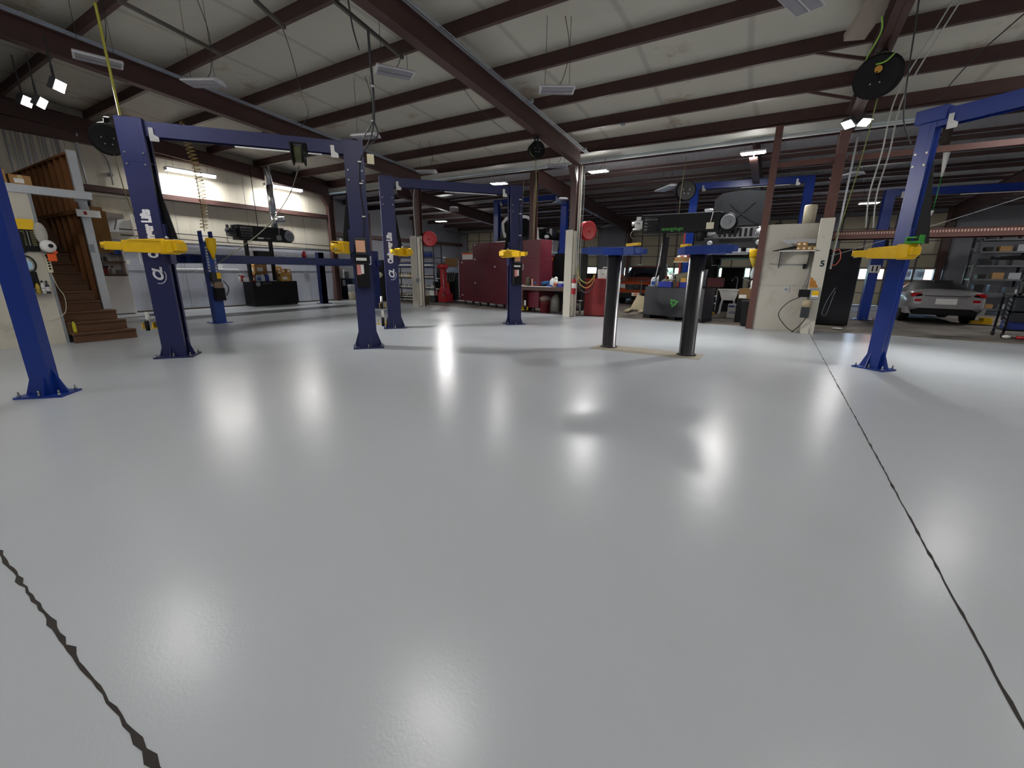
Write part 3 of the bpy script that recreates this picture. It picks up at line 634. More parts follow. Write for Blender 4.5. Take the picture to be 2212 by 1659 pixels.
mb = MB(); mb.tube([(x+.3, y+.12, 1.15), (x+.36, y+.2, .95), (x+.3, y+.15, .75)], .012, 6, smooth_pts=5); mb.tube([(x+.1, y-.15, 1.75), (x+.12, y-.2, 1.4), (x+.2, y-.14, 1.15)], .01, 6, smooth_pts=5); mb.build('hydraulic_hose', RUB, t)
mb = MB(); mb.lathe([(.04, 0), (.05, .1), (.11, .28), (.12, .5), (.11, .52)], (x+.2, y+.02, 1.72), seg=18); tag(mb.build('funnel', YEL2), 'yellow funnel hanging on the front column of the four-post lift', 'funnel')
mb = MB()
for dx in (-.18, .0): mb.tube([(x+.15, y-.28, 1.12), (x+.15, y-.28, .9), (x+.27, y-.28, .9), (x+.27, y-.28, 1.12)], .006, 5); mb.tube([(x+.15, y-.18, 1.12), (x+.15, y-.18, .9), (x+.27, y-.18, .9), (x+.27, y-.18, 1.12)], .006, 5)
mb.build('wire_basket', STEEL, t)

# in-ground lift: two pistons with blue swing heads in a worn concrete strip
t = thing('inground_lift', 'in-ground lift with two dark steel pistons carrying blue swing arms', 'car lift', (-1.96, 8.28, 0))
PIST = mk('oiled_steel_piston', C('4b4a4c'), .3, .85, var=.3, scale=5, stretch=(8, 8, .2))
mb = MB(); mb.box(-2.98, -.95, 7.95, 8.56, 0, .006); mb.box(-2.9, -1.05, 8.06, 8.46, .006, .012, mk('inner_plate', C('8d8577'), .8, var=.35)); o = mb.build('floor_plate', mk('worn_concrete_plate', C('a39a88'), .85, var=.4, scale=7), t)
o.data.materials[0] = MATS['inner_plate']
for x in (-2.71, -1.22):
    mb = MB(); mb.lathe([(.17, 0), (.17, .02), (.135, .03), (.135, 1.78)], (x, 8.3, .012), seg=32); mb.lathe([(.15, 0), (.15, .02)], (x, 8.3, 1.0), seg=32) if 0 else None
    mb.build('piston', PIST, t)
    mb = MB(); mb.box(x-.2, x+.2, 8.12, 8.48, 1.79, 1.93); hd = mb.build('piston_head', BLUE, t, bevel=.01)
DB = mk('faded_blue_steel', C('1f3c85'), .5, var=.15)
def swing(x, y, dx, dy, L, pad=None, z=1.87):
    M = fr(x, y, 0, math.atan2(dy, dx)); mb = MB(M); mb.prism([(-.12, -.1), (L*.75, -.065), (L, -.065), (L, .065), (L*.75, .065), (-.12, .1)], (0, 0, z-.07), (1, 0, 0), (0, 1, 0), (0, 0, .14)); o = mb.build('swing_arm', DB, t, bevel=.006)
    mb = MB(M); mb.box(L-.02, L+.12, -.05, .05, z-.05, z+.05); mb.build('arm_extension', DB, o)
    if pad:
        mb = MB(M); mb.bar((L-.22, 0, z+.1), (L+.06, 0, z+.08+pad), .08, .05); mb.build('lift_pad', YEL, o)
swing(-2.71, 8.3, -.75, -.4, .52); swing(-2.71, 8.3, .8, -.35, .5, .03); swing(-2.71, 8.3, .8, .6, .5); swing(-1.22, 8.3, .75, -.5, .62); swing(-1.22, 8.3, -.6, .8, .55, .02); swing(-1.22, 8.3, .7, .6, .5)
# ================================================================ LEFT SIDE: stairs, cream wall, left wall fittings
fR, fU, fF = Vector(rgt), Vector(upv), Vector(fwd)
def zrow(x, y, v):
    """height over floor point (x, y) seen at photo row v"""
    k = (829.5-v)/F_PX; A = x*fF.x+y*fF.y; B = x*fU.x+y*fU.y
    return H+(k*A-B)/(fU.z-k*fF.z)
def simple(name, mb, label, cat, mt=None, group=None, bevel=0., kind=None): return tag(mb.build(name, mt, bevel=bevel), label, cat, group, kind)
# cream partition wall beside the stairs
CRW = mk('cream_drywall', C('c8c2b2'), .8, var=.06, scale=2, bump=.15, bscale=25); ramp_stain(CRW, C('7d7466'), 1.6, .55, .75, fac=.5)
mb = MB(); mb.box(-12.12, -12.0, -8.9, 2.6, 0, 2.86); mb.box(-17.9, -12.12, 2.48, 2.6, 0, 2.86); struct(mb.build('wall_office', CRW))
mb = MB(); mb.box(-12.0, -11.994, -2, 2.6, 1.195, 1.2, GREY); mb.box(-12.0, -11.994, -2, 2.6, 2.3, 2.305, GREY); mb.box(-12.0, -11.985, 2.56, 2.6, 0, 2.86, GREY); struct(mb.build('trim_7'))
mb = MB(); mb.box(-18.1, -12.0, -8.9, 2.6, 2.86, 2.9); struct(mb.build('mezzanine_floor', GREY))
t = thing('staircase', 'steep dark wooden stairs going up between the cream wall and the stud wall', 'stairs', (-13.2, 3.0, 0))
RISE, RUN = .195, .245
for i in range(13):
    w = (2.62, 3.34) if i > 2 else (2.62, 3.62-.06*i)
    x = -11.78-RUN*i; mb = MB(); mb.box(x-.03, x, w[0], w[1], RISE*i, RISE*(i+1)-.03); mb.box(x-RUN-.03, x+.03, w[0], w[1], RISE*(i+1)-.035, RISE*(i+1)); mb.build('step', WOODD, t, bevel=.006)
mb = MB(); mb.prism([(-.1, 0), (0, 0), (-3.2, 2.55), (-3.5, 2.55)], (-11.85, 3.34, 0), (1, 0, 0), (0, 0, 1), (0, .04, 0)); mb.build('stringer', WOODD, t)
# stud wall right of the stairs
t = thing('stud_wall', 'open wooden stud wall with a grey end board beside the stairs', 'stud wall', (-15, 3.5, 0))
mb = MB(); mb.box(-18.0, -12.75, 3.52, 3.54, 0, 3.75); mb.build('sheathing', WOOD, t)
for i in range(13):
    x = -12.8-i*.41; mb = MB(); mb.box(x-.04, x, 3.43, 3.52, 2.66 if i else 0, 3.71); mb.build('stud', WOOD, t)
    mb = MB(); mb.box(x-.04, x, 3.43, 3.52, .02, 2.58); mb.build('stud', WOOD, t)
mb = MB(); mb.box(-18, -12.76, 3.42, 3.52, 3.71, 3.75); mb.box(-18, -12.76, 3.42, 3.52, 2.58, 2.66); mb.build('plate', WOOD, t)
mb = MB(); mb.box(-12.76, -12.68, 3.42, 3.56, 0, 3.78); mb.build('end_board', LGREY, t)
mb = MB(); mb.box(-12.68, -12.67, 3.43, 3.5, 1.78, 1.95); mb.build('switch_plate', GREY, t)
mb = MB(); mb.box(-12.1, -11.97, 1.9, 3.45, 2.78, 2.92); mb.box(-12.6, -12.0, 3.34, 3.45, 2.78, 2.92); simple('handrail_beam', mb, 'light grey beam across the top of the stair opening', 'beam', LGREY)
mb = MB(); q = onx(165, 460, -12.5); mb.box(-12.67, -12.64, 3.34, 3.72, 2.5, 2.64, PAPER); mb.box(-12.64, -12.638, 3.45, 3.5, 2.54, 2.61, RED); simple('wall_sign', mb, 'white board with a small red mark on the grey post by the stairs', 'sign')
# storage on the mezzanine
def carton(x, y, z, dx, dy, dz, label, mt=CARD, rz=0., lab=True, name='cardboard_box', group=None, open_=False):
    t = thing(name, label, 'box', (x, y, z), rz, group); M = WM[t.name]; mb = MB(M); mb.box(-dx/2, dx/2, -dy/2, dy/2, 0, dz if not open_ else dz); mb.build('carton', mt, t, bevel=.004)
    mb = MB(M); mb.box(-dx/2-.001, dx/2+.001, -.03, .03, dz*.0+dz-.06, dz+.002); mb.box(-dx/2, dx/2, -.004, .004, dz, dz+.003, CARDD); mb.build('tape', mk('packing_tape', C('c0a678'), .4), t)
    if lab: mb = MB(M); mb.box(dx/2, dx/2+.002, -dy*.3, dy*.15, dz*.3, dz*.7); mb.box(-dx*.3, dx*.1, -dy/2-.002, -dy/2, dz*.3, dz*.7); mb.build('paper_label', PAPER, t)
    if open_:
        mb = MB(M); mb.bar((dx/2, 0, dz), (dx/2+dz*.3, 0, dz+.08), dy, .006); mb.bar((-dx/2, 0, dz), (-dx/2-dz*.3, 0, dz+.05), dy, .006); mb.build('flap', mt, t)
    return t
carton(-12.3, 2.12, 2.9, .38, .5, .26, 'brown cardboard box on the mezzanine edge above the cream wall')
carton(-12.3, 2.55, 2.9, .3, .28, .2, 'small brown box with a white label at the stair end of the mezzanine edge')
t = thing('storage_rack', 'grey steel rack on the mezzanine at the left edge', 'rack', (-12.7, 1.7, 2.9))
for y in (.4, 2.28):
    for x in (-13.2, -12.55): mb = MB(); mb.box(x, x+.06, y, y+.1, 2.9, 5.2); mb.build('upright', DGREY, t)
for z in (3.3, 4.2): mb = MB(); mb.box(-13.2, -12.5, .4, 2.38, z, z+.09); mb.build('shelf', DGREY, t)
t = carton(-12.85, 1.95, 3.39, .5, .46, .42, 'white box with a blue stripe on the mezzanine rack', PAPER, lab=False, name='storage_box'); mb = MB(WM[t.name]); mb.box(.25, .252, -.23, .23, .17, .25); mb.build('stripe', PBLUE, t)
carton(-12.85, 1.3, 3.39, .5, .5, .5, 'white box at the far left of the mezzanine rack', PAPER, name='storage_box')
# things hanging on the cream wall
def onwall(u, v, dx=.0): return onx(u, v, -12+dx)
p = onwall(60, 505); t = thing('test_board', 'black and yellow parts display board on the cream wall', 'display board', (-11.99, p.y, 1.75)); mb = MB(); mb.box(-11.99, -11.96, p.y-.13, p.y+.1, 1.75, 2.28); mb.build('board', BLACK, t, bevel=.004)
mb = MB(); mb.box(-11.962, -11.95, p.y-.13, p.y+.1, 2.14, 2.32); mb.build('header', YEL2, t)
for k in range(9):
    mb = MB(); mb.box(-11.96, -11.957, p.y-.11, p.y-.05, 1.86+k*.03, 1.87+k*.03); mb.box(-11.96, -11.957, p.y+.02, p.y+.08, 1.86+k*.03, 1.87+k*.03); mb.build('hook_row', mk('pale_row', C('a59c60'), .6), t)
mb = MB(); mb.box(-11.957, -11.95, p.y-.02, p.y-.01, 1.85, 2.12, STEEL); mb.build('slider', STEEL, t)
text('BATTERIES', facing((-11.948, p.y-.015, 2.24), (1, 0, 0)), .036, BLACK, t, bold=.001) if 0 else None
p = onwall(28, 520); mb = MB(); mb.prism([(-.32, 0), (.13, 0), (.15, .35), (-.02, .5), (-.32, .55)], (-11.98, p.y-.02, 1.72), (0, 1, 0), (0, 0, 1), (.12, 0, 0)); t0 = tag(mb.build('tool_bag', BLACK, bevel=.02), 'black tool bag hanging on the cream wall behind the left blue column', 'bag')
mb = MB(); mb.box(-11.859, -11.857, p.y-.05, p.y+.03, 2.05, 2.12); mb.build('name_tag', PAPER, t0)
pc = onwall(58, 580); mb = MB(); mb.tube([(-11.95, pc.y+.12*math.cos(a), 1.52+.15*math.sin(a)) for a in [R(-140+i*20) for i in range(14)]], .014, 8); simple('black_hose', mb, 'black looped hose hanging on the cream wall under the tool bag', 'hose', RUB)
mb = MB(); mb.box(-11.99, -11.93, pc.y-.16, pc.y+.05, 1.42, 1.62, CLEAR); mb.box(-11.93, -11.925, pc.y-.0, pc.y+.07, 1.44, 1.56, mk('pale_blue_sheet', C('9ec4de'), .6)); simple('document_holder', mb, 'clear document holder with a pale blue sheet on the cream wall', 'holder')
pc = onwall(70, 618); mb = MB(); mb.box(-11.99, -11.97, pc.y-.1, pc.y+.1, 1.06, 1.38); simple('blackboard', mb, 'small black rectangular panel on the cream wall behind the left blue column', 'panel', BLACK)
pc = onwall(104, 570); t = thing('power_strip', 'vertical power strip with a black plug on the cream wall by the stairs', 'power strip', (-11.99, pc.y, 1.37)); mb = MB(); mb.box(-11.99, -11.95, pc.y-.035, pc.y+.035, 1.37, 1.72); mb.build('strip', CREAM, t, bevel=.004)
for k in range(5): mb = MB(); mb.cyl((-11.95, pc.y, 1.44+k*.05), (-11.945, pc.y, 1.44+k*.05), .018, seg=12); mb.build('socket', BLACK, t)
mb = MB(); mb.cyl((-11.95, pc.y, 1.68), (-11.90, pc.y, 1.68), .028, seg=12); mb.build('plug', BLACK, t)
mb = MB(); mb.tube([(-11.97, pc.y, 1.37), (-11.97, pc.y+.04, 1.1), (-11.97, pc.y+.1, .9), (-11.97, pc.y+.05, .6), (-11.97, pc.y-.15, .48), (-11.97, pc.y-.25, .5)], .006, 5, smooth_pts=5); mb.build('power_cord', CREAM, t)
pc = onwall(105, 522); t = thing('face_mask_reel', 'white round plastic hose winder with black hub at the wall corner by the stairs', 'winder', (-11.95, 2.6, 1.8)); mb = MB(); mb.lathe([(.02, 0), (.1, .01), (.115, .06), (.1, .12), (.03, .13)], (-11.93, 2.62, 1.85), (1, 0, 0), 24); mb.build('body', WHITE, t); mb = MB(); mb.lathe([(.03, 0), (.035, .02)], (-11.80, 2.64, 1.86), (1, 0, 0)); mb.build('hub', BLACK, t)
mb = MB(); mb.ball((-11.93, 2.58, 2.08), (.06, .09, .2)); simple('rag_bag', mb, 'pale cloth bag hanging above the white winder at the wall corner', 'bag', mk('pale_cloth', C('b5b1a8'), .9, var=.3))
mb = MB(); mb.box(-11.9, -11.86, 2.58, 2.7, 1.58, 1.72); mb.cyl((-11.88, 2.66, 1.72), (-11.86, 2.72, 1.76), .03); simple('orange_glove', mb, 'orange gloves hanging under the white winder by the stairs', 'gloves', ORANGEP, bevel=.01)
pc = onwall(102, 660)
BOT = [(.02, 'purple spray bottle with a pink label, leftmost in the wall rack', C('5a2a66'), .2), (.09, 'small amber bottle in the wall rack', C('7a4a2a'), .17), (.17, 'yellow bottle in the wall rack by the stairs', C('b99a2c'), .23), (.24, 'white bottle in the wall rack by the stairs', C('d8d8d4'), .24), (.30, 'dark bottle with a white label, rightmost in the wall rack', C('2a2a38'), .24)]
def bottle(x, y, z, r, h, col, label, group=None, cap=BLACK, lab=None):
    mt = mk('bottle_%02x%02x%02x' % tuple(int(c*255) for c in col), col, .35)
    t = thing('bottle', label, 'bottle', (x, y, z), 0, group); mb = MB(); mb.lathe([(r*.9, 0), (r, .01), (r, h*.62), (r*.4, h*.8), (r*.38, h*.88)], (x, y, z), seg=16); mb.build('body', mt, t)
    mb = MB(); mb.cyl((x, y, z+h*.86), (x, y, z+h), r*.45, seg=12); mb.build('cap', cap, t)
    if lab: mb = MB(); mb.lathe([(r+.001, h*.18), (r+.001, h*.5)], (x, y, z), seg=16); mb.build('paper_label', lab, t)
    return t
for dy, lab, c, h in BOT: bottle(-11.93, 2.18+dy, .98, .03, h, c, lab, lab=PAPER if 'label' in lab else None)
mb = MB(); mb.tube([(-11.98, 2.15, 1.08), (-11.88, 2.15, 1.08), (-11.88, 2.52, 1.08), (-11.98, 2.52, 1.08)], .004, 5); mb.box(-11.99, -11.88, 2.15, 2.52, .97, .98); mb.tube([(-11.98, 2.15, 1.02), (-11.88, 2.15, 1.02), (-11.88, 2.52, 1.02), (-11.98, 2.52, 1.02)], .004, 5); simple('bottle_rack', mb, 'wire bottle rack on the cream wall beside the lowest stairs', 'rack', STEEL)
mb = MB(); mb.box(-12.0, -11.985, 2.2, 2.27, .42, .52); simple('wall_socket', mb, 'wall socket low on the cream wall under the bottle rack', 'socket', LGREY)
bottle(-12.0, 2.72, RISE, .03, .26, C('c9c02a'), 'small yellow bottle standing on the lowest stair against the cream wall')
# conduits on the left wall
for i in range(13):
    y = 3.75+i*.085+(.03 if i % 3 else 0); mb = MB(); mb.tube([(XW+.02, y, 2.9), (XW+.02, y, 4.98)], .013 if i % 4 else .022, 6)
    simple('conduit', mb, 'one of the vertical steel conduits on the wall above the stud wall', 'conduit', LGREY, 'vertical conduits above the stairs')
mb = MB(); mb.tube([(XW+.06, 5.18, 3.9), (XW+.06, 5.16, 4.9), (XW+.3, 5.15, 5.2)], .025, 8, smooth_pts=3); simple('conduit', mb, 'thicker pale conduit on the left wall right of the stud wall end board', 'conduit', LGREY)
mb = MB(); mb.tube([(XW+.06, 5.8, 3.95), (XW+.06, 5.8, 4.6), (XW+.06, 5.62, 5.0), (XW+.3, 5.55, 5.3)], .018, 8, smooth_pts=3); mb.box(XW, XW+.08, 5.77, 5.85, 4.2, 4.3); simple('conduit', mb, 'thin conduit with a small box on the left wall above the girt', 'conduit', GREY)
# white air pipe along the wall
PL = [(4.2, 3.62), (6.3, 3.62), (6.35, 3.1), (6.05, 3.1), (6.05, 1.6), (6.3, 1.42), (9.1, 1.42), (9.12, 1.28)]
mb = MB(); mb.tube([(XW+.12, y, z) for y, z in PL], .02, 8); 
for y in (6.8, 7.6, 8.4): mb.box(XW, XW+.14, y-.015, y+.015, 1.38, 1.44)
simple('air_pipe', mb, 'white air pipe running down and along the left wall behind the nearest lift', 'pipe', WHITE)
mb = MB()
for z in (2.42, 2.6): mb.tube([(XW+.1, 5.7, z+.05), (XW+.1, 13.4, z-.1)], .016, 6)
simple('conduit', mb, 'pair of thin horizontal pipes along the left wall behind the heater', 'pipe', DGREY)
# cabinet and shelves left of the nearest lift
t = thing('wall_shelf_unit', 'white shelf cabinet with a lower door against the left wall beside the stud wall', 'cabinet', (XW+.25, 5.15, 0))
mb = MB(); mb.box(XW+.01, XW+.4, 4.68, 4.72, 0, 2.2); mb.box(XW+.01, XW+.4, 5.55, 5.6, 0, 2.2); mb.box(XW+.01, XW+.03, 4.68, 5.6, 0, 2.2); mb.box(XW+.01, XW+.4, 4.68, 5.6, 2.16, 2.2); mb.build('carcass', WHITE, t)
mb = MB(); mb.box(XW+.38, XW+.41, 4.7, 5.58, .03, 1.2); mb.build('door', WHITE, t, bevel=.004)
for z in (1.22, 1.62): mb = MB(); mb.box(XW+.02, XW+.42, 4.7, 5.58, z, z+.03); mb.build('shelf', WOODD, t)
for k in range(3): bottle(XW+.3, 4.86+k*.14, 1.65, .05, .17, C('55504c'), 'dark jar on the upper shelf of the white wall cabinet', 'jars in the white wall cabinet', cap=GREY)
mb = MB(); mb.box(XW+.12, XW+.38, 4.76, 5.12, 1.25, 1.45, REDD); mb.box(XW+.1, XW+.39, 4.74, 5.14, 1.45, 1.5, BLACK); simple('toolbox', mb, 'red toolbox with a black lid in the white wall cabinet', 'toolbox')
bottle(XW+.28, 5.26, 1.25, .06, .25, C('b9b9b2'), 'grey jug beside the red toolbox in the white wall cabinet')
t = thing('wall_shelf', 'high board shelf with clutter on the left wall beside the stairs', 'shelf', (XW+.3, 5.0, 2.95))
mb = MB(); mb.box(XW+.01, XW+.5, 4.3, 5.75, 2.93, 3.08); mb.build('shelf', mk('painted_board', C('b5b0a4'), .7), t)
for y in (4.5, 5.6): mb = MB(); mb.bar((XW+.02, y, 2.6), (XW+.4, y, 2.93), .03, .03); mb.build('bracket', GREY, t)
mb = MB(); mb.box(XW+.1, XW+.45, 4.35, 5.0, 3.08, 3.2, PAPER); simple('paper_stack', mb, 'flat white packets on the high wall shelf', 'packet')
mb = MB(); mb.box(XW+.1, XW+.4, 5.05, 5.3, 3.08, 3.22, CARDD); simple('flat_box', mb, 'flat brown box on the high wall shelf', 'box')
mb = MB(); mb.box(XW+.52, XW+.56, 4.97, 5.32, 1.9, 3.1); simple('plywood_board', mb, 'stained plywood board hanging from the high wall shelf', 'board', WOODL)
mb = MB(); mb.box(XW+.01, XW+.06, 5.42, 6.08, 2.55, 2.95, WHITE); simple('whiteboard', mb, 'white blank board on the left wall left of the nearest lift column', 'whiteboard')
t = thing('blue_bin_rack', 'blue plastic bins on a wall rack behind the plywood board', 'bins', (XW+.2, 4.85, 2.2))
for z, y0 in ((2.0, 4.66), (2.5, 4.5)): mb = MB(); mb.box(XW+.1, XW+.45, y0, y0+.42, z, z+.36); mb.build('bin', PBLUE2, t, bevel=.01)
mb = MB(); mb.box(XW+.01, XW+.3, 5.36, 5.6, 1.86, 2.1); simple('blue_box', mb, 'small blue box on the left wall under the yellow lift arm tip', 'box', PBLUE2)
for y, z, w, l in ((5.52, 1.3, .12, 'triple grey wall socket low on the left wall'), (5.72, 1.62, .08, 'small white thermostat on the left wall'), (8.5, 1.5, .08, 'small cream switch box on the left wall left of the black tank'), (12.0, 1.3, .08, 'small grey outlet at the end of a conduit right of the black tank')):
    mb = MB(); mb.box(XW, XW+.05, y-w, y+w, z-.06, z+.08); simple('wall_socket', mb, l, 'socket', WHITE if 'white' in l or 'cream' in l else GREY)
mb = MB(); mb.box(XW+.02, XW+.2, 4.9, 5.12, 3.25, 3.55); mb.box(XW+.05, XW+.24, 4.82, 5.2, 3.55, 3.62, WHITE); simple('camera_box', mb, 'dark box under a white bracket on the left wall girt', 'box', BLACK)
mb = MB(); mb.lathe([(.05, 0), (.07, .03), (.06, .12), (.02, .15)], (XW+.15, 6.2, 2.85)); mb.cyl((XW+.15, 6.2, 2.6), (XW+.15, 6.2, 2.85), .02); mb.box(XW+.1, XW+.2, 6.16, 6.24, 2.5, 2.62, ORANGEP); simple('air_regulator', mb, 'black air regulator with an orange bowl on the white air pipe', 'regulator', BLACK)
mb = MB(); mb.ball((-8.98, 3.15, 1.18), (.05, .05, .06)); mb.tube([(-8.93, 3.2, 1.24), (-8.95, 3.15, 1.7)], .006, 5); simple('cable_end', mb, 'small blue hose end hanging beside the nearest navy lift column', 'hose end', PBLUE2)

# ---------------------------------------------------------------- waste oil heater and its tank on the left wall
def heater(tx, ty, rz, z, L, label, emblem):
    t = thing('oil_heater', label, 'heater', (tx, ty, 0), rz); M = WM[t.name]   # local x along body, -y broad side
    mb = MB(M); mb.box(-L/2, L/2, -.24, .24, z, z+.52); mb.build('body', BLACK, t, bevel=.01)
    mb = MB(M); mb.box(-L/2-.02, L/2+.02, -.25, .25, z+.515, z+.53); mb.build('top_rim', GREY if emblem else DGREY, t)
    mb = MB(M); mb.box(-L/2+.06, -L/2+.5, -.256, -.24, z+.05, z+.47); mb.build('louvre_frame', BLACKG, t)
    for k in range(4): mb = MB(M); mb.prism([(0, 0), (-.05, -.03), (-.05, -.02), (0, .02)], (-L/2+.08, -.256, z+.1+k*.095), (0, 1, 0), (0, 0, 1), (.4, 0, 0)); mb.build('louvre', DGREY, t)
    mb = MB(M); mb.lathe([(.05, -.0), (.23, 0), (.25, .03), (.25, .3), (.22, .33)], (L/2+.22, -.2, z+.24), (0, 1, 0), 28); mb.box(L/2, L/2+.25, -.18, .12, z+.25, z+.49); mb.build('blower_housing', BLACK, t)
    mb = MB(M); mb.lathe([(.12, 0), (.2, -.01), (.2, -.03), (.17, -.03), (.1, -.012)], (L/2+.22, -.2, z+.24), (0, 1, 0), 28); mb.lathe([(.06, -.04), (.05, 0)], (L/2+.22, -.2, z+.24), (0, 1, 0), 16); mb.build('blower_ring', GREY, t)
    # burner assembly at the other end
    mb = MB(M); mb.box(-L/2-.26, -L/2, -.14, .14, z+.12, z+.4); mb.cyl((-L/2-.36, -.08, z+.3), (-L/2-.1, -.08, z+.3), .07); mb.cyl((-L/2-.2, .1, z+.4), (-L/2-.2, .1, z+.52), .05); mb.cyl((-L/2-.3, -.18, z+.12), (-L/2-.05, -.18, z+.12), .035); mb.box(-L/2-.2, -L/2-.06, -.2, -.1, z+.38, z+.5); mb.tube([(-L/2-.3, -.1, z+.12), (-L/2-.38, -.12, z-.02), (-L/2-.3, -.1, z-.15)], .012, 6, smooth_pts=4); mb.build('burner', STEEL if emblem else DGREY, t, bevel=.006)
    mb = MB(M); mb.box(L/2-.34, L/2-.14, -.262, -.24, z+.06, z+.24); mb.build('instruction_plate', CREAM if emblem else GREY, t)
    mb = MB(M); mb.tube([(L/2-.24, -.26, z+.24), (L/2-.22, -.27, z+.35), (L/2-.2, -.25, z+.52)], .008, 5, smooth_pts=4); mb.build('power_cord', WHITE, t)
    return t, M
t, M = heater(-17.45, 9.75, R(90), 2.5, 1.75, 'black waste-oil heater hanging by the left wall over the four-post lift', False)
mb = MB(M); mb.box(-.2, .02, -.243, -.24, .0+2.57, 2.62); o = mb.build('badge', STEEL, t)
text('EL-200H', M @ facing((.18, -.243, 2.6), (0, -1, 0)), .07, GREY, t, bold=.001)
for s in (-.55, .4): mb = MB(M); mb.box(s-.03, s+.03, -.1, .1, 1.0, 2.5); mb.build('support_post', BLACK, t)
mb = MB(M); mb.tube([(.05, .1, 3.02), (.05, .1, 5.2)], .012, 6); mb.build('hanging_rod', BLACK, t)
mb = MB(); mb.lathe([(.13, 0), (.13, .55)], (-17.5, 10.45, 3.05), seg=24); mb.lathe([(.13, 0), (.13, 1.0)], (-17.5, 10.45, 3.62), seg=24); mb.lathe([(.14, 0), (.14, .04)], (-17.5, 10.45, 3.58), seg=24); mb.cyl((-17.5, 10.45, 3.35), (-17.25, 10.75, 3.38), .12, seg=24); mb.lathe([(.135, 0), (.13, .01)], (-17.25, 10.75, 3.38), (.25, .3, .03), 24, mt=FOIL); mb.lathe([(.13, 0), (.13, .9)], (-17.5, 10.45, 4.62), (-.1, 0, 1), 24); simple('flue_pipe', mb, 'shiny metal flue pipe rising from the heater by the left wall', 'flue', FOIL)
t = thing('oil_tank', 'black waste-oil tank on the floor against the left wall, crowded with bottles and boxes', 'tank', (-17.75, 10.1, 0)); mb = MB(); mb.box(-18.1, -17.4, 9.2, 11.05, .06, .97); mb.build('tank', BLACK, t, bevel=.012)
mb = MB(); mb.box(-18.05, -17.45, 9.25, 11.0, 0, .06); mb.build('skid', DGREY, t)
mb = MB(); mb.lathe([(.09, 0), (.09, .004)], (-17.4, 9.42, .87), (1, 0, 0), 20); mb.mats = [GREY]; o = mb.build('badge', GREY, t); mb = MB(); mb.box(-17.4, -17.397, 9.6, 9.95, .87, .92); mb.build('nameplate', DGREY, t)
mb = MB(); mb.cyl((-17.7, 11.05, .6), (-17.7, 11.15, .6), .02); mb.build('valve', DGREY, t)
def jug(x, y, z, w, h, col, label, rz=0., lab=None, name='oil_jug'):
    mt = mk('jug_%02x%02x%02x' % tuple(int(c*255) for c in col), col, .35)
    t = thing(name, label, 'jug', (x, y, z), rz); M = WM[t.name]; mb = MB(M); d = w*.6
    mb.loft([[(a*w/2*s, b*d/2*s2, zz) for a, b in ((-1, -.8), (-.8, -1), (.8, -1), (1, -.8), (1, .8), (.8, 1), (-.8, 1), (-1, .8))] for zz, s, s2 in ((0, .95, .95), (.02, 1, 1), (h*.62, 1, 1), (h*.8, .75, .8), (h*.9, .3, .4))]); mb.build('body', mt, t)
    mb = MB(M); mb.cyl((-w*.1, 0, h*.88), (-w*.1, 0, h), w*.14, seg=12); mb.build('cap', BLACK if lab else WHITE, t)
    mb = MB(M); mb.tube([(-w*.05, 0, h*.86), (w*.2, 0, h*.9), (w*.38, 0, h*.76), (w*.42, 0, h*.55)], .012, 6, smooth_pts=4); mb.build('handle', mt, t)
    if lab: mb = MB(M); mb.box(-w*.35, w*.35, -d/2-.003, -d/2, h*.15, h*.5); mb.build('paper_label', lab, t)
    return t
X9 = -17.52; a9 = R(90)
for u, w, h, c, lab, l in ((524, .15, .26, C('8f1519'), 'dark red jug at the left end of the black tank top', None), (545, .17, .3, C('b5141c'), 'bright red jug on the black tank left of the white jugs', PAPER), (559, .16, .3, C('a9bcc4'), 'pale jug with a blue label on the black tank', PBLUE2), (568, .15, .3, C('c9ccd4'), 'plain white jug on the black tank', None), (577, .15, .3, C('1b2a8c'), 'blue jug on the black tank left of the open carton', None)):
    p = onx(u, 606, X9); jug(X9, p.y, .97, w, h, c, lab, a9, l)
p = onx(529, 608, X9+.1); mb = MB(); mb.lathe([(.09, 0), (.1, .12), (.105, .12), (.105, .14)], (X9+.14, p.y+.03, .97)); simple('tub', mb, 'white plastic tub in front of the red jugs on the black tank', 'tub', WHITE)
p = onx(517, 600, X9); bottle(X9, p.y+.02, .97, .05, .24, C('c9c6ba'), 'pale jar at the very left end of the black tank top')
carton(-17.9, 9.75, .97, .3, .48, .28, 'lower brown box at the back of the black tank', CARDD, open_=False)
carton(-17.9, 9.8, 1.25, .3, .5, .36, 'large brown box stacked at the back of the black tank', CARD, open_=True)
carton(-17.5, 10.55, .97, .3, .42, .24, 'open yellowish carton at the front of the black tank', mk('yellow_card', C('c79a4a'), .8), open_=True)
carton(-17.75, 10.8, .97, .35, .32, .3, 'dark brown carton at the right end of the black tank', CARDD)
carton(-17.65, 10.42, 1.24, .22, .3, .16, 'small white-labelled carton on top of the open carton', CARD, .3)
carton(-17.75, 10.82, 1.28, .28, .3, .18, 'tilted carton topmost at the right end of the black tank', CARD, .5)
carton(-17.85, 10.55, 1.3, .2, .22, .26, 'upright orange-brown carton behind the small labelled carton', mk('yellow_card', C('c79a4a'), .8), 0)
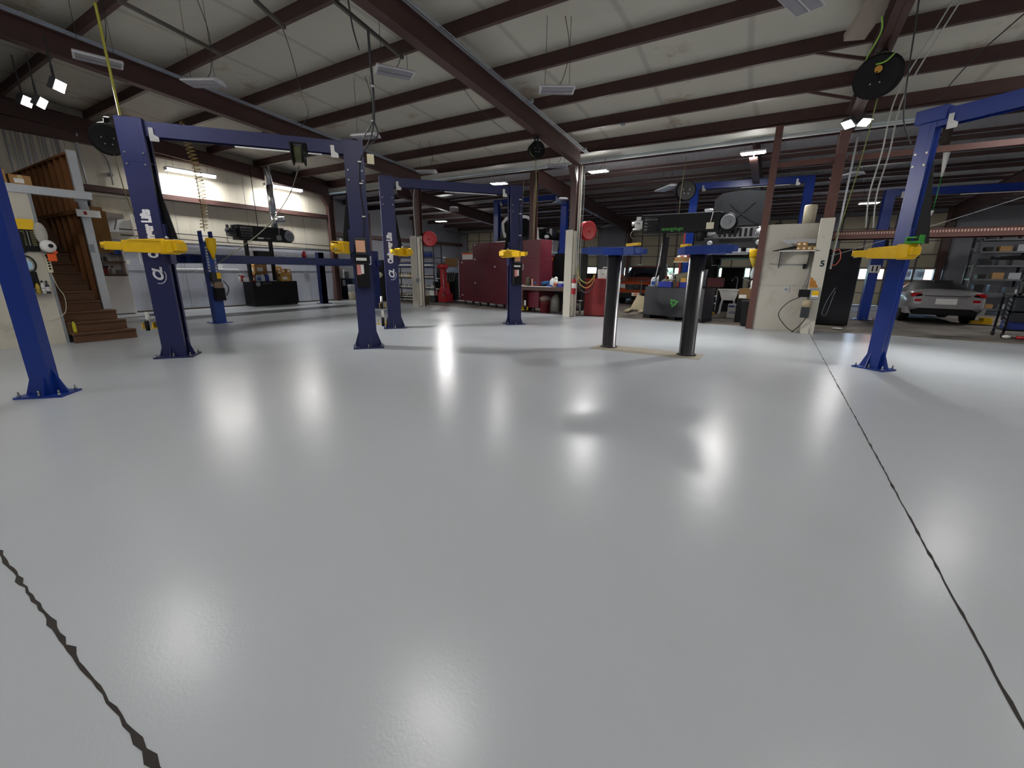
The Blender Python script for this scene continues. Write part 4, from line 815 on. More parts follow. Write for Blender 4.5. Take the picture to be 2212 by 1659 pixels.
# things on the runway of the four-post lift
mb = MB(); mb.box(-13.98, -13.75, 7.55, 8.0, 1.845, 2.0); simple('parts_tray', mb, 'small black tray on the four-post lift runway', 'tray', BLACK)
mb = MB(); mb.lathe([(.07, 0), (.08, .1), (.05, .2), (.02, .22)], (-13.9, 9.2, 1.845)); simple('red_can', mb, 'small red can on the four-post lift runway', 'can', RED)
mb = MB(); mb.bar((-13.9, 8.2, 1.88), (-13.85, 8.5, 1.86), .05, .04); mb.bar((-13.9, 8.6, 1.9), (-13.85, 8.95, 1.87), .05, .05); simple('jack_pads', mb, 'shiny metal tools lying on the four-post lift runway', 'tools', STEEL)
# ================================================================ CEILING-HUNG THINGS
def reel(p, axis, r, w, mt, hosem, label, hose=None, up=None, name='hose_reel', bracket=(0, 0, .3)):
    t = thing(name, label, 'hose reel', p); p = Vector(p); a = Vector(axis).normalized()
    mb = MB(); 
    for s in (-1, 1): mb.lathe([(.05, 0), (r*.8, .0), (r, .01), (r*1.0, .025), (r*.85, .012), (.05, .02)], p+a*s*w/2, a*s, 28)
    mb.build('side_disc', mt, t)
    mb = MB(); mb.lathe([(r*.72, -w/2+.01), (r*.78, -w*.25), (r*.74, 0), (r*.78, w*.25), (r*.72, w/2-.01)], p, a, 24); mb.build('hose_coil', hosem, t)
    b = p+Vector(bracket); mb = MB(); n = a
    mb.bar(p+n*(w/2+.04), b+n*(w/2+.04), .07, .012); mb.bar(p-n*(w/2+.03), b-n*(w/2+.03), .05, .012); mb.bar(b-n*(w/2+.05), b+n*(w/2+.06), .08, .015); mb.lathe([(.05, 0), (.04, .05)], p+n*w/2, n, 12); mb.build('bracket', mt, t)
    for k in range(5): q = p+n*(w/2+.015)+(Vector((0, 0, 1))*math.cos(k*1.256)+n.cross(Vector((0, 0, 1)))*math.sin(k*1.256))*r*.35; mb = MB(); mb.cyl(q, q+n*.012, .012, seg=8); mb.build('bolt', STEEL, t)
    if hose: mb = MB(); mb.tube(hose, .009, 6, smooth_pts=6); mb.build('hose', hosem, t)
    if up: mb = MB(); mb.tube(up, .012, 6, smooth_pts=6); mb.build('supply_hose', HOSEG, t)
    return t
vdir = Vector((.9, -.3, -.25))
pA_ = Vector((0, 0, H))+(fl(235, 300, 3.8)-Vector((0, 0, H)))
def along(u, v, z): return fl(u, v, z)
PA = along(235, 300, 3.8)
reel(PA, (.75, -.35, -.25), .27, .2, BLACK, OLIVE, 'black hose reel left of the nearest navy lift column top', hose=[PA+Vector((.1, 0, -.27)), PA+Vector((.1, .05, -1.0)), PA+Vector((.16, .2, -1.9))], bracket=(-.05, .05, .38))
mb = MB(); a, b = along(262, 262, 4.0), along(205, 5, 5.3); mb.tube([a, a.lerp(b, .5)+Vector((0, 0, -.03)), b], .02, 6, smooth_pts=4); simple('air_hose', mb, 'yellow air hose rising to the ceiling at the upper left', 'hose', HOSEY)
PB = along(645, 333, 3.28)
reel(PB, (.65, .75, 0), .17, .14, BLACK, mk('dark_olive_hose', C('47492c'), .5), 'small black hose reel under the beam of the nearest navy lift', hose=[PB+Vector((-.02, 0, -.17)), onx(620, 430, -8.2), onx(560, 505, -9.8), onx(440, 590, -12.6)], bracket=(0, 0, .16))
PC = along(1158, 325, 4.5)
reel(PC, (.5, -.5, 0), .2, .2, BLACK, mk('reel_hose_green', C('6f7a38'), .5), 'black hose reel on the middle rafter above the dark lift', hose=[PC+Vector((0, 0, -.2)), PC+Vector((.02, .02, -1.2)), PC+Vector((-.05, 0, -2.2))], bracket=(0, 0, .3))
PR = along(1897, 165, 4.5)
reel(PR, (-.3, -.9, -.3), .3, .2, BLACK, mk('reel_hose_green', C('6f7a38'), .5), 'large black hose reel on the right rafter with a lime green hose', hose=[PR+Vector((.05, 0, -.28)), PR+Vector((-.0, .1, -1.3)), PR+Vector((-.12, .3, -2.6))], up=[along(1905, 35, 5.0), along(1903, 70, 4.95), along(1870, 135, 4.75), PR+Vector((.0, -.25, .1)), PR+Vector((.12, -.25, .2))], bracket=(0, .05, .35))
mb = MB(); mb.lathe([(.05, 0), (.05, .002)], PR+Vector((-.03, -.16, .05)), (-.3, -.9, -.3), 16); 
tag(mb.build('reel_sticker', mk('orange_sticker', C('c08a2a'), .6)), 'round orange sticker on the big hose reel of the right rafter', 'sticker')
def hang(pts, r, mt, label, name='cable', cat='cable', sm=5, group=None): mb = MB(); mb.tube(pts, r, 5, smooth_pts=sm); return simple(name, mb, label, cat, mt, group)
# black cable bundle dropping to the nearest lift
a = along(795, 65, 5.05); z0 = Vector((-6.9, 5.3, 3.75))
t = thing('cable_bundle', 'thick black cable bundle dropping from the ceiling to the nearest lift', 'cable', a)
q = [a, along(800, 130, 4.75), along(806, 200, 4.35), along(808, 262, 4.05)]
mb = MB(); mb.tube(q, .02, 6, smooth_pts=5); mb.tube([along(752, 0, 5.3), along(762, 60, 5.1), along(776, 108, 5.0)], .012, 6, smooth_pts=4); mb.build('bundle', DGREY, t)
for dx, zz in ((-30, 322), (5, 318), (-12, 330)): mb = MB(); mb.tube([q[-1], along(812+dx*.8, 292, 3.9), along(790+dx*.5, zz, 3.72), A1 @ Vector((-.16, -.1, 3.5))], .012, 5, smooth_pts=5); mb.build('cable', DGREY, t)
for v, z in ((187, 4.4), (262, 4.05)): p_ = along(805, v, z); mb = MB(); mb.cyl(p_, p_+Vector((0, 0, .015)), .028, seg=8); mb.build('cable_tie', PAPER, t)
hang([along(610, 60, 5.45), along(630, 120, 5.0), along(650, 200, 4.5), along(665, 250, 4.1), A0.lerp(A1, .5) @ Vector((0, 0, 3.65)) if 0 else Vector((-7.35, 4.87, 3.64))], .006, DGREY, 'thin grey cord hanging from the ceiling to the beam of the nearest lift')
hang([along(1000, 190, 5.2), along(1040, 240, 5.1), along(1100, 290, 4.9)], .006, DGREY, 'thin dark cord sagging under the ceiling left of the middle rafter')
# coiled air hose over the four-post lift
t = thing('coiled_hose', 'brass coloured coiled air hose hanging over the four-post lift column', 'hose', (-13.1, 5.9, 2.45)); pts = []
for i in range(30*10+1):
    k = i/10; zz = 2.47+k*.083; rr = .085 if k < 22 else .085-(k-22)*.006
    cx_ = -13.12+.10*math.sin(k*.09); cy_ = 5.9-.004*k+.1*max(0, math.sin(k*.12)); pts.append((cx_+rr*math.cos(k*2*math.pi), cy_+rr*math.sin(k*2*math.pi), zz+.02*math.sin(k*6.28)))
mb = MB(); mb.tube(pts, .009, 5); mb.build('coil', BRASS, t)
mb = MB(); mb.tube([(-13.12, 5.9, 2.42), (-13.1, 5.92, 3.5), (-13.12, 5.86, 4.98)], .009, 5, smooth_pts=4); mb.build('hanging_cord', DGREY, t)
# unistrut rails and conduits below the ceiling
for (u0, v0, u1, v1, z, r_, l) in [(255, 0, 480, 118, 5.35, .025, 'dark strut rail under the ceiling at the upper left'), (720, 0, 870, 125, 5.35, .03, 'dark strut rail left of the middle rafter'), (550, 0, 615, 60, 5.4, .025, 'short dark strut rail at the top left of the picture')]:
    a, b = fl(u0, v0, z), fl(u1, v1, z-.05); mb = MB(); mb.bar(a, b, .05, .05); simple('strut_rail', mb, l, 'rail', mk('haze_grey_strut', C('55504b'), .6))
for k, dz in enumerate((0, .06, .12)):
    mb = MB(); mb.tube([(-5.45+k*.05, -2, 6.0-.02), (-5.45+k*.05, 13.3, 4.93)], .011, 5); simple('conduit', mb, 'one of the thin conduits running along the middle rafter', 'conduit', GREY, 'conduits along the middle rafter')
    mb = MB(); mb.tube([(-12.0+k*.07, 0, 5.95), (-12.0+k*.07, 13.2, 4.98)], .012, 5); simple('conduit', mb, 'one of the thin conduits running along the left rafter', 'conduit', GREY, 'conduits along the left rafter')
for p_, l in (((-5.35, 9.6, 5.2), 'round junction box on the conduits of the middle rafter'), ((-5.35, 12.9, 4.93), 'grey junction box at the column end of the middle rafter'), ((-3.9, 11.85, 5.1), 'round junction box under the purlin right of the middle rafter'), ((-12.0, 5.6, 5.5), 'junction box on the conduits of the left rafter')):
    mb = MB(); mb.cyl(p_, Vector(p_)+Vector((0, 0, .06)), .06, seg=10); simple('junction_box', mb, l, 'junction box', GREY)
# long wires along the right
for a, b, l in (((1640, 30), (1700, 0), ''),): pass
R1 = [(2060, 0, 5.3), (2010, 80, 5.05), (1950, 180, 4.6), (1925, 240, 4.2), (1905, 330, 3.5), (1878, 420, 2.9), (1870, 492, 2.45)]
for k in range(2):
    hang([fl(u+k*16, v, z) for u, v, z in R1], .012, mk('pale_conduit', C('b9bab4'), .5), 'one of two pale conduits dropping from the ceiling beside the right blue lift', 'conduit', 'conduit', group='pale conduits beside the right blue lift')
hang([fl(2212, 30, 5.2), fl(2100, 130, 5.0), fl(2025, 215, 4.8)], .01, DGREY, 'thin grey cable reaching down to the right blue lift beam')
hang([fl(2212, 470-45, 2.9), fl(2000, 492, 2.5), fl(1795, 553, 1.95)], .006, LGREY, 'thin pale cord stretched behind the right blue lift column to the partition post')
hang([fl(1985, 0, 5.3), fl(1975, 70, 5.1), fl(1960, 170, 4.6), fl(1952, 260, 4.1), fl(1968, 310, 3.9)], .012, DGREY, 'dark cable drooping to the top of the right blue lift column')
# paper duct sleeve by the right rafter
mb = MB(); a, b = fl(1900, 0, 5.4), fl(1845, 80, 5.2); mb.bar(b, a+(a-b)*.5, .3, .12); simple('pale_duct', mb, 'pale boxed duct section beside the right rafter at the top of the picture', 'duct', mk('pale_duct', C('a5988c'), .7))

# ================================================================ PARTITION LINE
# white painted timber cladding on the columns
CLAD = mk('whitewashed_timber', C('c4bfb2'), .8, var=.08, scale=3, bump=.3, bscale=20); ramp_stain(CLAD, C('3a332c'), 4, .60, .66, (1, 1, .25), .8)
for x0, x1, y0, h, l in ((-12.76, -12.46, 13.12, 2.78, 'whitewashed timber boards around the left steel column'), (-5.99, -5.74, 13.2, 2.76, 'whitewashed timber boards around the middle steel column')):
    t = thing('column_cladding', l, 'cladding', ((x0+x1)/2, y0+.2, 0)); mb = MB(); mb.box(x0, x1, y0, y0+.045, .0, h); mb.build('board', CLAD, t)
    mb = MB(); mb.box(x1+.0, x1+.045, y0+.05, y0+.3, .02, h-.03); mb.build('board', CLAD, t)
    mb = MB(); mb.box(x1+.05, x1+.12, y0+.2, y0+.25, .0, h+1.9 if x0 > -6 else h); mb.build('batten', CLAD, t)
mb = MB(); mb.tube([(-12.42, 13.1, 1.05), (-12.42, 13.1, 2.8), (-12.46, 13.1, 4.0), (-12.3, 13.1, 4.6)], .012, 6, smooth_pts=3); mb.box(-12.48, -12.34, 13.08, 13.16, 1.0, 1.15, GREY); simple('conduit', mb, 'thin conduit with a socket box on the left timber clad column', 'conduit', LGREY)
for k in range(5): hang([(-5.62+k*.035, 13.3, 4.6), (-5.6+k*.04, 13.25, 3.4), (-5.62+k*.035, 13.26, 2.2), (-5.55+k*.03, 13.25, 1.4-.1*k)], .011, (LGREY, DGREY, CREAM, DGREY, GREY)[k], 'one of the cables and conduits running down the middle steel column', group='cables down the middle column')
hang([(-7.75, 14.3, 4.4), (-7.78, 14.28, 3.3), (-7.7, 14.25, 2.4), (-7.78, 14.25, 1.6)], .012, mk('brown_cord', C('6b4a35'), .6), 'brown cord hanging down the rear steel column left of the middle column')
hang([(-8.15, 14.2, 4.6), (-8.2, 14.2, 3.2), (-8.18, 14.2, 2.0)], .012, OLIVE, 'olive hose hanging just left of the rear steel column')
# tangle of hoses, extinguisher
for k, (dz, r_, mt_) in enumerate(((0, .2, HOSEY), (-.15, .17, mk('orange_hose', C('c98a4a'), .5)), (-.3, .15, DGREY))):
    hang([(-5.5, 13.2, 1.65+dz), (-5.42, 13.1, 1.3+dz), (-5.2+r_*.3, 13.05, 1.12+dz), (-5.0, 13.2, 1.25+dz), (-4.95, 13.3, 1.5+dz)], .013, mt_, ('yellow hose looped beside the middle column', 'orange hose looped from the middle column to the red washer', 'dark cable looped low beside the middle column')[k], 'hose', 'hose')
t = thing('fire_extinguisher', 'red fire extinguisher hanging on the timber clad middle column', 'fire extinguisher', (-5.58, 13.1, .75)); mb = MB(); mb.lathe([(.05, 0), (.07, .02), (.07, .42), (.03, .5)], (-5.58, 13.1, .75), seg=18); mb.build('cylinder', RED, t)
mb = MB(); mb.cyl((-5.58, 13.1, 1.25), (-5.58, 13.1, 1.31), .02); mb.bar((-5.62, 13.1, 1.33), (-5.5, 13.1, 1.36), .02, .02); mb.build('valve', BLACK, t); mb = MB(); mb.lathe([(.071, .2), (.071, .36)], (-5.58, 13.1, .75), seg=18); mb.build('paper_label', PAPER, t)
def redreel(x, y, z, label): 
    return reel(Vector((x, y, z)), (.85, -.5, 0), .3, .16, RED, REDD, label, bracket=(-.05, .25, -.05))
redreel(-5.55, 13.95, 2.78, 'red hose reel behind the timber clad middle column')
redreel(-12.35, 13.8, 2.7, 'red hose reel behind the timber clad left column')
# red washer cabinet with a white machine on it
t = thing('parts_washer', 'red metal cabinet on the floor right of the middle column', 'cabinet', (-5.2, 14.2, 0)); Mw = fr(-5.15, 14.3, 0, R(10)); mb = MB(Mw); mb.box(-.42, .38, -.35, .35, .02, 1.22); mb.build('body', REDD, t, bevel=.012)
mb = MB(Mw); mb.box(-.44, .40, -.37, .37, 1.22, 1.25); mb.build('lid', RED, t)
t = thing('white_machine', 'white metal case with a handle standing on the red cabinet', 'case', (-5.0, 14.2, 1.25)); mb = MB(Mw); mb.box(-.02, .36, -.3, .2, 1.25, 1.55); mb.build('case', WHITE, t, bevel=.008); mb = MB(Mw); mb.tube([(.08, -.05, 1.55), (.12, -.05, 1.62), (.22, -.05, 1.62), (.26, -.05, 1.55)], .012, 6); mb.build('handle', LGREY, t)
mb = MB(Mw); mb.cyl((.12, -.31, 1.4), (.12, -.3, 1.4), .015); mb.cyl((.18, -.31, 1.4), (.18, -.3, 1.4), .015); mb.bar((.27, -.305, 1.3), (.33, -.305, 1.42), .02, .004); mb.build('knob', BLACK, t)
mb = MB(Mw); mb.box(-.42, -.06, -.2, .25, 1.25, 1.42, BLACK); simple('black_case', mb, 'black case on the red cabinet beside the white one', 'case', BLACK)
# stool or stand by the column
t = thing('small_stand', 'small chrome pedestal stand between the middle column and the red cabinet', 'stand', (-5.52, 13.75, 0)); mb = MB(); mb.lathe([(.03, .05), (.025, .5)], (-5.62, 13.8, 0)); mb.lathe([(.14, 0), (.14, .03), (.03, .05)], (-5.62, 13.8, 0)); mb.build('pedestal', STEEL, t); mb = MB(); mb.lathe([(.12, .5), (.13, .54)], (-5.62, 13.8, 0)); mb.build('top', CHROME, t)
# workbench with clutter
P0, P1 = fl(1105, 668), fl(1226, 676)
t = thing('workbench', 'dark brown workbench between the rear steel column and the middle column', 'workbench', (-7.0, 14.3, 0))
mb = MB(); mb.box(-8.35, -6.0, 13.75, 14.6, .80, .93); mb.build('bench_top', mk('bench_brown', C('432a22'), .6, var=.2), t); 
for x in (-7.95, -6.1): mb = MB(); mb.box(x-.12, x+.06, 13.8, 14.5, 0, .8); mb.build('leg', MATS['bench_brown'], t)
mb = MB(); mb.box(-8.4, -6.75, 13.72, 14.1, .932, .945); mb.box(-8.3, -7.9, 13.75, 14.1, .945, .975); simple('paper_sheets', mb, 'white papers spread over the workbench front', 'papers', PAPER)
def onb(u, y=14.1): return ony(u, 612, y).x
mb = MB(); mb.lathe([(.13, 0), (.13, .26), (.1, .3)], (onb(1143), 14.1, .945)); simple('brown_canister', mb, 'brown canister at the left end of the workbench', 'canister', mk('brown_tin', C('4a3f2c'), .5))
mb = MB(); mb.cyl((onb(1153), 14.0, .945), (onb(1153), 14.0, 1.2), .035, seg=14); simple('pink_tube', mb, 'pale pink tube standing on the workbench', 'tube', mk('pink_tube', C('d9a59a'), .5))
mb = MB(); random.seed(3)
for k in range(14): mb.ball((onb(1172)+random.uniform(-.25, .3), 14.1+random.uniform(-.1, .1), .98+random.uniform(0, .1)), (random.uniform(.08, .16), .1, random.uniform(.04, .09)), seg=10, rings=6)
simple('blue_jacket', mb, 'crumpled dark blue jacket on the workbench', 'jacket', CLOTH)
jug(onb(1195), 14.05, .93, .18, .32, C('dfe3e6'), 'tall white jug on the workbench', 0, None, 'white_jug')
t = thing('spray_can', 'white and red bottle beside the tall white jug on the workbench', 'bottle', (onb(1203), 14.0, .93)); mb = MB(); mb.lathe([(.07, 0), (.075, .2), (.06, .27)], (onb(1203), 14.0, .93)); mb.build('body', PAPER, t); mb = MB(); mb.ball((onb(1203), 14.0, 1.22), (.07, .07, .07)); mb.build('cap', WHITE, t); mb = MB(); mb.lathe([(.077, .04), (.077, .15)], (onb(1203), 14.0, .93)); mb.build('paper_label', mk('orange_label', C('b5603a'), .6), t)
mb = MB(); mb.box(onb(1208), onb(1218), 13.95, 14.2, .93, 1.06, PBLUE); mb.box(onb(1208), onb(1217), 13.97, 14.15, 1.06, 1.13, PAPER); simple('blue_box', mb, 'dark blue box with a white packet on top at the right end of the workbench', 'box')
mb = MB(); mb.box(onb(1188), onb(1196), 13.85, 13.95, .93, 1.0); simple('blue_tub', mb, 'small blue tub in front of the tall white jug', 'tub', PBLUE)
mb = MB(); mb.lathe([(.19, 0), (.2, .36), (.21, .36), (.21, .38)], (-7.1, 14.1, 0), seg=24); simple('red_bucket', mb, 'dark red bucket on the floor under the workbench', 'bucket', mk('dark_red_bucket', C('6a2024'), .5))
mb = MB(); mb.lathe([(.17, 0), (.22, .1), (.23, .16), (.05, .22)], (-7.15, 14.15, .385), seg=20); simple('bowl_lid', mb, 'dark bowl with a pale lid resting on the red bucket', 'bowl', mk('pale_brown_lid', C('75605a'), .6))
mb = MB(); mb.loft([[(-6.66+a*.18*s, 14.1+b*.13*s, z) for a, b in ((-1, -.7), (-.7, -1), (.7, -1), (1, -.7), (1, .7), (.7, 1), (-.7, 1), (-1, .7))] for z, s in ((0, 1), (.1, 1.1), (.45, 1.05), (.6, .7), (.68, .3))]); simple('rubbish_bag', mb, 'dark printed sack with a yellow mark on the floor under the workbench', 'sack', mk('dark_sack', C('3c3833'), .5, var=.4, scale=8))
mb = MB(); mb.ball((-6.3, 13.85, .05), (.18, .09, .06)); mb.ball((-6.22, 13.85, .09), (.08, .06, .05)); simple('black_shoe', mb, 'black shoe on the floor between the sack and the middle column', 'shoe', RUB)
# maroon tool cabinets seen from behind
A_, B_ = fl(993, 648, .16), fl(1145, 664, .16); an = math.atan2((B_-A_).y, (B_-A_).x); Lc = (B_-A_).length
Mc = fr(A_.x, A_.y, 0, an)
ztop = zrow(A_.x, A_.y, 561); zt2 = zrow((A_.x*.7+B_.x*.3), (A_.y*.7+B_.y*.3), 526)
sx_ = .22*Lc
t = thing('tool_cabinet', 'large maroon stepped tool cabinet on casters seen from behind, left of the rear steel column', 'tool cabinet', (A_.x, A_.y, 0), an)
mb = MB(Mc); mb.box(0, Lc+.45, 0, .65, .16, ztop); mb.build('lower_cabinet', MAROON, t, bevel=.01); mb = MB(Mc); mb.box(sx_, Lc+.45, .02, .6, ztop, zt2); mb.build('top_cabinet', MAROON, t, bevel=.01)
mb = MB(Mc); mb.tube([(-.08, .05, .25), (-.08, .05, ztop-.05)], .03, 8); mb.box(-.06, 0, .03, .07, .3, .34); mb.box(-.06, 0, .03, .07, ztop-.1, ztop-.06); mb.build('push_handle', LGREY, t)
for k in range(5):
    for y in (.1, .55): mb = MB(Mc); x = .3+k*(Lc)/4.2; mb.cyl((x, y-.025, .07), (x, y+.025, .07), .07, seg=16, mt=RUB); mb.cyl((x, y-.03, .07), (x, y+.03, .07), .035, seg=10, mt=STEEL); mb.bar((x, y, .07), (x, y, .16), .03, .07, STEEL); mb.build('caster', None, t)
for x, z in ((.25, ztop-.12), (.25, .4), (Lc*.26, zt2-.05), (Lc*.26, ztop-.0), (Lc*.26, .95), (Lc*.55, ztop-.3)): mb = MB(Mc); mb.box(x-.05, x+.05, -.004, .001, z-.03, z+.03); mb.build('latch_plate', LGREY, t)
mb = MB(Mc); mb.box(.15, sx_-.03, .1, .45, ztop, ztop+.22, WHITE); mb.box(.13, sx_-.02, .08, .47, ztop+.22, ztop+.27, ORANGEP); simple('white_tote', mb, 'white bin with an orange lid on the lower step of the maroon cabinet', 'bin')
q0, q1 = fl(1152, 662), fl(1196, 664)
t = thing('tool_cabinet', 'smaller maroon cabinet with a yellow label right of the rear steel column', 'tool cabinet', (-7.6, 15.7, 0)); mb = MB(); x0, x1 = ony(1150, 600, 15.6).x, ony(1196, 600, 15.6).x; zt = zrow(x0, 15.6, 552); mb.box(x0, x1, 15.6, 16.2, .1, zt); mb.build('body', MAROON, t, bevel=.01)
mb = MB(); mb.box(x1-.12, x1-.05, 15.595, 15.6, zt-.2, zt-.1); mb.build('yellow_label', YEL, t); mb = MB(); mb.box(x0+.1, x0+.2, 15.65, 15.7, 0, .1); mb.box(x1-.2, x1-.1, 15.65, 15.7, 0, .1); mb.build('foot', BLACK, t)
t = thing('black_cabinet', 'tall black cabinet behind the workbench, left of the middle column', 'cabinet', (-6.6, 15.8, 0)); mb = MB(); xa, xb = ony(1197, 600, 15.5).x, ony(1240, 600, 15.5).x; mb.box(xa, xb+.3, 15.5, 16.1, .3, zrow(xa, 15.5, 548)); mb.build('body', BLACK, t); mb = MB(); mb.box(xa, xa+.05, 15.5, 16.1, 0, .3); mb.box(xb+.25, xb+.3, 15.5, 16.1, 0, .3); mb.build('leg', BLACK, t)
# transmission jack, clutter left of the maroon cabinet
t = thing('transmission_jack', 'red upright hydraulic jack left of the maroon cabinet', 'jack', (-12.75, 15.3, 0)); jx, jy = fl(955, 655).x, fl(955, 655).y
mb = MB(); mb.box(jx-.22, jx+.25, jy-.0, jy+.5, .05, .42); mb.prism([(-.2, 0), (.22, 0), (.12, .3), (-.1, .3)], (jx, jy, .42), (1, 0, 0), (0, 0, 1), (0, .4, 0)); mb.build('base', RED, t, bevel=.01)
mb = MB(); mb.box(jx-.1, jx+.12, jy+.05, jy+.25, .4, 1.6); mb.build('mast', RED, t, bevel=.01); mb = MB(); mb.cyl((jx-.2, jy+.1, 1.62), (jx+.25, jy+.1, 1.62), .11, seg=16); mb.build('head', RED, t); mb = MB(); mb.tube([(jx+.15, jy-.02, .3), (jx+.16, jy-.02, .8), (jx+.1, jy-.02, 1.4)], .015, 5); mb.cyl((jx+.12, jy-.03, .35), (jx+.12, jy+.0, .35), .06); mb.build('pump_lever', STEEL, t)
mb = MB(); xx = ony(918, 650, 14.3).x; mb.lathe([(.17, 0), (.2, .36), (.21, .36), (.21, .39)], (xx, 14.3, 0), seg=22); simple('bucket', mb, 'dirty cream bucket behind the left timber clad column', 'bucket', mk('dirty_cream', C('8d8263'), .6, var=.3))
mb = MB(); mb.box(ony(934, 640, 15.4).x-.1, ony(940, 640, 15.4).x+.1, 15.3, 15.5, 0, .32, DGREY); mb.box(ony(934, 640, 15.4).x-.09, ony(940, 640, 15.4).x+.09, 15.32, 15.48, .32, .55, PAPER); simple('white_can', mb, 'white can on a dark crate left of the red upright jack', 'can')
for u, v, y, s, l in ((975, 565, 17.5, .55, 'large open brown carton behind the red upright jack'), (985, 620, 17, .4, 'smaller brown carton low behind the black machine')):
    p_ = ony(u, v, y); carton(p_.x, y, max(0, p_.z-s*.5) if v < 600 else .5, s, s, s*.8, l, CARDD, .5, open_=True, lab=False)
t = thing('black_machine', 'black wheeled shop machine with chrome parts between the red jack and the maroon cabinet', 'machine', (-13.4, 16.6, 0)); mx_ = ony(976, 640, 16.6).x; mb = MB(); mb.box(mx_-.3, mx_+.35, 16.4, 17.0, .05, .9); mb.box(mx_-.35, mx_+.3, 16.5, 16.9, .9, 1.35); mb.build('body', BLACK, t, bevel=.02)
mb = MB(); 
for k in range(4): mb.bar((mx_-.1+k*.13, 16.38, .95), (mx_+.02+k*.13, 16.38, 1.4), .03, .03)
mb.bar((mx_-.25, 16.38, 1.2), (mx_-.25, 16.38, 1.42), .14, .02); mb.build('chrome_bar', STEEL, t); mb = MB(); mb.lathe([(.05, 0), (.1, .1), (.06, .35)], (mx_+.02, 16.3, .55)); mb.build('orange_funnel', ORANGEP, t)
mb = MB(); mb.lathe([(.1, 0), (.18, .25), (.16, .6), (.05, .8)], (ony(945, 600, 17).x, 17.2, .9)); simple('grey_cylinder', mb, 'grey gas bottle behind the red upright jack', 'gas bottle', DGREY); mb = MB(); mb.box(ony(945, 600, 17).x-.3, ony(945, 600, 17).x+.3, 17, 17.5, 0, .9); simple('dark_crate', mb, 'dark crate carrying the grey gas bottle behind the red jack', 'crate', BLACK)
# parts shelving with bottles
sx0, sx1, sy = ony(858, 600, 15.3).x-.3, ony(938, 600, 15.3).x, 15.3
t = thing('parts_shelving', 'tall dark steel shelving full of bottles and filters in the rear left', 'shelving', ((sx0+sx1)/2, sy+.3, 0))
SZ = [zrow(-15.5, sy, v) for v in (643, 622, 600, 577, 556)]
for x in (sx0, (sx0+sx1)/2, sx1): 
    for y in (sy, sy+.55): mb = MB(); mb.box(x-.02, x+.02, y-.02, y+.02, 0, 2.6); mb.build('upright', DGREY, t)
for z in SZ+[2.55]: mb = MB(); mb.box(sx0, sx1, sy-.01, sy+.57, z-.04, z); mb.build('shelf', mk('shelf_grey', C('44474b'), .5), t)
protos = {}
def shelfbottles(row, z, cols, n, r, h, grp, x0=None, x1=None):
    x0 = x0 or sx0+.1; x1 = x1 or sx1-.1
    for i in range(n):
        c = cols[i % len(cols)] if len(cols) < 3 else random.choice(cols); x = x0+(x1-x0)*i/(n-1); k = (row, tuple(c))
        loc = (x, sy+.1, z)
        if k not in protos: protos[k] = bottle(*loc, r, h, c, 'one of the '+grp, grp, cap=WHITE if row % 2 else BLACK, lab=PAPER if row != 4 else None)
        else: dup(protos[k], loc)
shelfbottles(4, SZ[4], [C('1c3a8c'), C('27408a')], 24, .055, .26, 'blue bottles on the upper shelf of the rear shelving')
shelfbottles(3, SZ[3], [C('1c3577'), C('2a3a70')], 26, .05, .27, 'blue bottles on the middle shelf of the rear shelving')
shelfbottles(2, SZ[2], [C('b0932e'), C('a9a595'), C('8f8060')], 10, .07, .26, 'yellow and pale containers on the rear shelving', x1=(sx0+sx1)/2+.2)
shelfbottles(2.5, SZ[2], [C('2a2a2c'), C('4a2a26')], 10, .06, .18, 'dark cans right of the yellow containers on the rear shelving', x0=(sx0+sx1)/2+.35)
shelfbottles(1, SZ[1], [C('bdbab0'), C('9a9a95'), C('5c5c60')], 18, .06, .2, 'pale filters on the lower shelf of the rear shelving')
shelfbottles(0, SZ[0], [C('1d1d1f'), C('2f2f33')], 16, .075, .16, 'black filters on the lowest shelf of the rear shelving')
# navy cabinet, far-left things behind the nearest lift
t = thing('navy_cabinet', 'navy blue metal cabinet against the rear left wall with papers on top', 'cabinet', (-18.4, 14.4, 0)); nx0, nx1 = ony(728, 640, 14.3).x, ony(768, 640, 14.3).x; mb = MB(); mb.box(nx0, nx1, 14.3, 14.8, 0, 1.02); mb.build('body', NAVYC, t, bevel=.01)
mb = MB(); mb.box(nx0+.55, nx0+.75, 14.29, 14.3, .65, .95); mb.build('notice', PAPER, t)
mb = MB(); mb.box(nx0+.2, nx0+.5, 14.4, 14.5, 1.02, 1.45); simple('paper_towel_box', mb, 'white upright box on the navy cabinet', 'box', PAPER)
mb = MB(); mb.box(nx0+.6, nx0+.95, 14.4, 14.6, 1.02, 1.35); simple('clear_bottles_case', mb, 'grey case beside the white box on the navy cabinet', 'case', GREY)
t = thing('paint_pail', 'grey pail stacked on a cream pail right of the navy cabinet', 'pail', (nx1+.1, 14.1, 0)); mb = MB(); mb.lathe([(.15, 0), (.17, .36), (.18, .38)], (nx1+.05, 14.05, 0), seg=20); mb.build('lower_pail', CREAM, t); mb = MB(); mb.lathe([(.15, .39), (.17, .72), (.18, .74)], (nx1+.05, 14.05, 0), seg=20); mb.build('upper_pail', LGREY, t)
